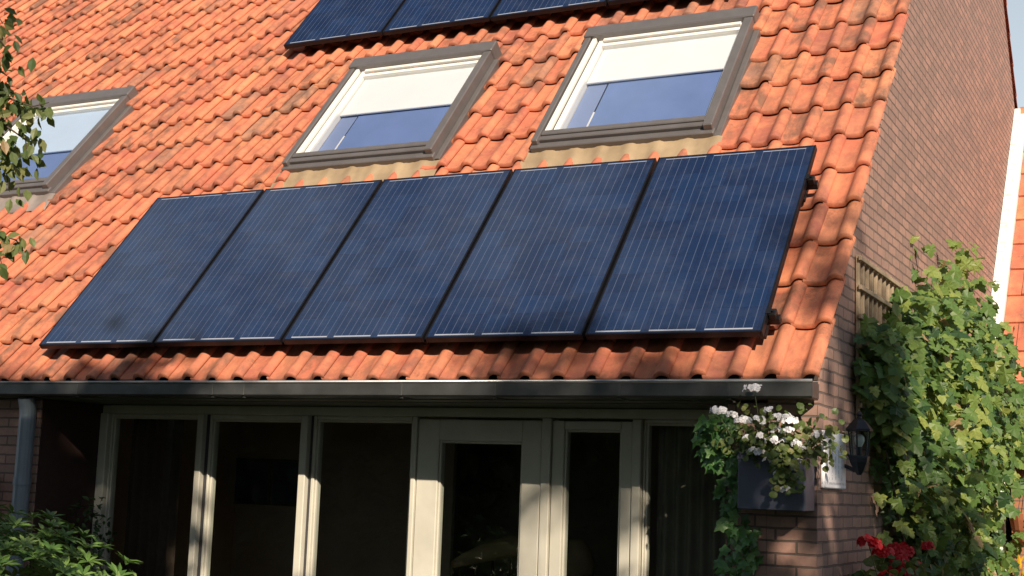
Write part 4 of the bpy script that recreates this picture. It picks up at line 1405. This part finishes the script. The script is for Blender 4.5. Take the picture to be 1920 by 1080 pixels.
# pot and yellow flowers in front of it
hp = thing('hanging_pot', 'orange terracotta hanging pot under the gutter of the set back house', 'plant pot', (5.80, 4.95, 1.34))
m = MB()
m.lathe([(0.05, 0.0), (0.09, 0.03), (0.13, 0.12), (0.145, 0.20), (0.150, 0.25), (0.135, 0.25), (0.12, 0.21)], 20)
m.build('bowl', M_terra, hp, smooth=False)
m = MB()
for k in range(3):
    a = 2 * PI * k / 3
    m.tube([(0.14 * math.cos(a), 0.14 * math.sin(a), 0.25), (0, 0, 0.70)], 0.003, 5)
m.build('wire', M_iron, hp)
M_yel = leaf_material('yellow_petal', [(0.70, 0.42, 0.02), (0.85, 0.62, 0.05)], 0.3, 0.5, (0.8, 0.6, 0.05))
yf = thing('yellow_flower', 'yellow flowering plant at the foot of the set back house', 'flowering plant', (5.70, 4.78, 0.0))
m = MB(); st = MB()
N = 46
c = np.stack([rng.normal(0, .10, N), rng.normal(0, .08, N), rng.uniform(0.98, 1.18, N)], 1)
for k in range(N):
    if k % 3 == 0:
        st.tube([(0.03 * math.sin(k), 0.03 * math.cos(k), 0), tuple(c[k])], 0.004, 5)
m.leaves(c, unit(N) * 0.5 + np.array([0, 0, 0.9]), unit(N), rng.uniform(0.07, 0.13, N), *LEAF_LONG, rng.random(N))
m.build('flower_head', M_yel, yf)
lf = MB()
lf.leaves(c - np.array([0, 0, 0.3]), unit(N) * 0.6 + np.array([0, 0, 0.9]), unit(N), rng.uniform(0.12, 0.2, N), *LEAF_LONG, rng.random(N))
lf.build('foliage', M_shr, yf)
st.build('stems', M_stem, yf)

# ------------------------------------------------------------------ things inside the room
def curtain(x0, x1, y, z0, z1, mat, amp, per):
    m = MB()
    n = int((x1 - x0) / per * 10)
    V = []
    for z_ in (z0, (z0 + z1) / 2, z1):
        for k in range(n + 1):
            x = x0 + (x1 - x0) * k / n
            V.append((x, y + amp * math.sin(2 * PI * (x - x0) / per) * (1.0 + 0.2 * math.sin(x * 9)), z_))
    m.add(V, [(r * (n + 1) + k, r * (n + 1) + k + 1, (r + 1) * (n + 1) + k + 1, (r + 1) * (n + 1) + k) for r in range(2) for k in range(n)])
    return m.build('curtain', mat, None, smooth=True)
M_curt = plain('brown_curtain', (0.075, 0.048, 0.036), 0.9, 0, 0.2, 6, 0.1)
M_vert = plain('grey_curtain', (0.22, 0.21, 0.17), 0.9, 0, 0.2, 6, 0.1)
tag(curtain(0.17, 0.62, 0.80, 0.03, 2.3, M_curt, 0.025, 0.085), 'dark brown pleated curtain behind the left end window', 'curtain')
tag(curtain(4.22, 4.85, 0.80, 0.03, 2.3, M_vert, 0.022, 0.075), 'grey green pleated curtain behind the window next to the pier', 'curtain')
M_pic = plain('dark_picture_print', (0.05, 0.06, 0.14), 0.4, 0, 0.5, 3, 0.02)
for (x, lab) in ((0.15, 'dark framed picture on the room wall, the one nearer the curtain'), (0.66, 'dark framed picture on the room wall, the one nearer the door')):
    t = thing('picture_frame', lab, 'picture', (x - 0.62, 3.0, 1.42), group='framed pictures on the room wall')
    m = MB()
    V = m.ring(-0.25, 0.25, 0.0, 0.40, 0.02, 0.02, 0.02, 0.02, -0.01, 0.015)
    V0 = np.concatenate(m.v); m.v = [np.stack([V0[:, 0], -V0[:, 2], V0[:, 1]], 1)]
    fix_normals(m.build('frame', M_zinc, t))
    m = MB()
    m.box(-0.229, 0.229, -0.004, 0.004, 0.021, 0.379)
    m.build('print', M_pic, t)
pw = MB()
pw.box(-0.7, 1.6, 3.012, 3.06, 0.011, 2.449)
pw_o = pw.build('partition_wall', M_room, house, loc=INV)
M_sofa = plain('beige_upholstery', (0.62, 0.47, 0.30), 0.85, 0, 0.15, 10, 0.2)
sofa = thing('armchair', 'beige curved armchair in the dark room behind the door glass', 'armchair', (2.25, 2.6, 0.011))
m = MB()
ptsb = []
for a in np.linspace(0.15 * PI, 0.95 * PI, 13):
    ptsb.append((0.42 * math.cos(a), 0.36 * math.sin(a), 1.12 + 0.10 * math.sin(a * 1.3) - 0.02))
m.tube(ptsb, [0.03 + 0.05 * math.sin(PI * i / 12) for i in range(13)], 10)
m.build('backrest', M_sofa, sofa, smooth=True)
m = MB()
m.lathe([(0.30, 0.36), (0.40, 0.40), (0.42, 0.48), (0.36, 0.54), (0.20, 0.55)], 20)
m.build('seat', M_sofa, sofa, smooth=True)
for k in range(4):
    a = PI / 4 + k * PI / 2
    m = MB()
    m.tube([(0.30 * math.cos(a), 0.26 * math.sin(a), 0.0), (0.26 * math.cos(a), 0.24 * math.sin(a), 0.38)], [0.015, 0.022], 8)
    m.build('leg', M_bark, sofa)
m = MB()
for a in np.linspace(0.2 * PI, 0.9 * PI, 7):
    m.tube([(0.36 * math.cos(a), 0.30 * math.sin(a), 0.5), (0.42 * math.cos(a), 0.36 * math.sin(a), 1.08)], 0.010, 6)
m.build('spindles', M_bark, sofa)
lamp = thing('table_lamp', 'table lamp with a rounded pale shade behind the narrow casement', 'lamp', (2.70, 3.0, 0.011))
m = MB()
m.lathe([(0.10, 0.95), (0.16, 1.00), (0.17, 1.08), (0.13, 1.20), (0.07, 1.26)], 20)
m.build('lamp_shade', M_sofa, lamp, smooth=True)
m = MB()
m.lathe([(0.16, 0.0), (0.16, 0.02), (0.02, 0.05), (0.015, 0.9)], 14)
m.build('base', M_zinc, lamp)
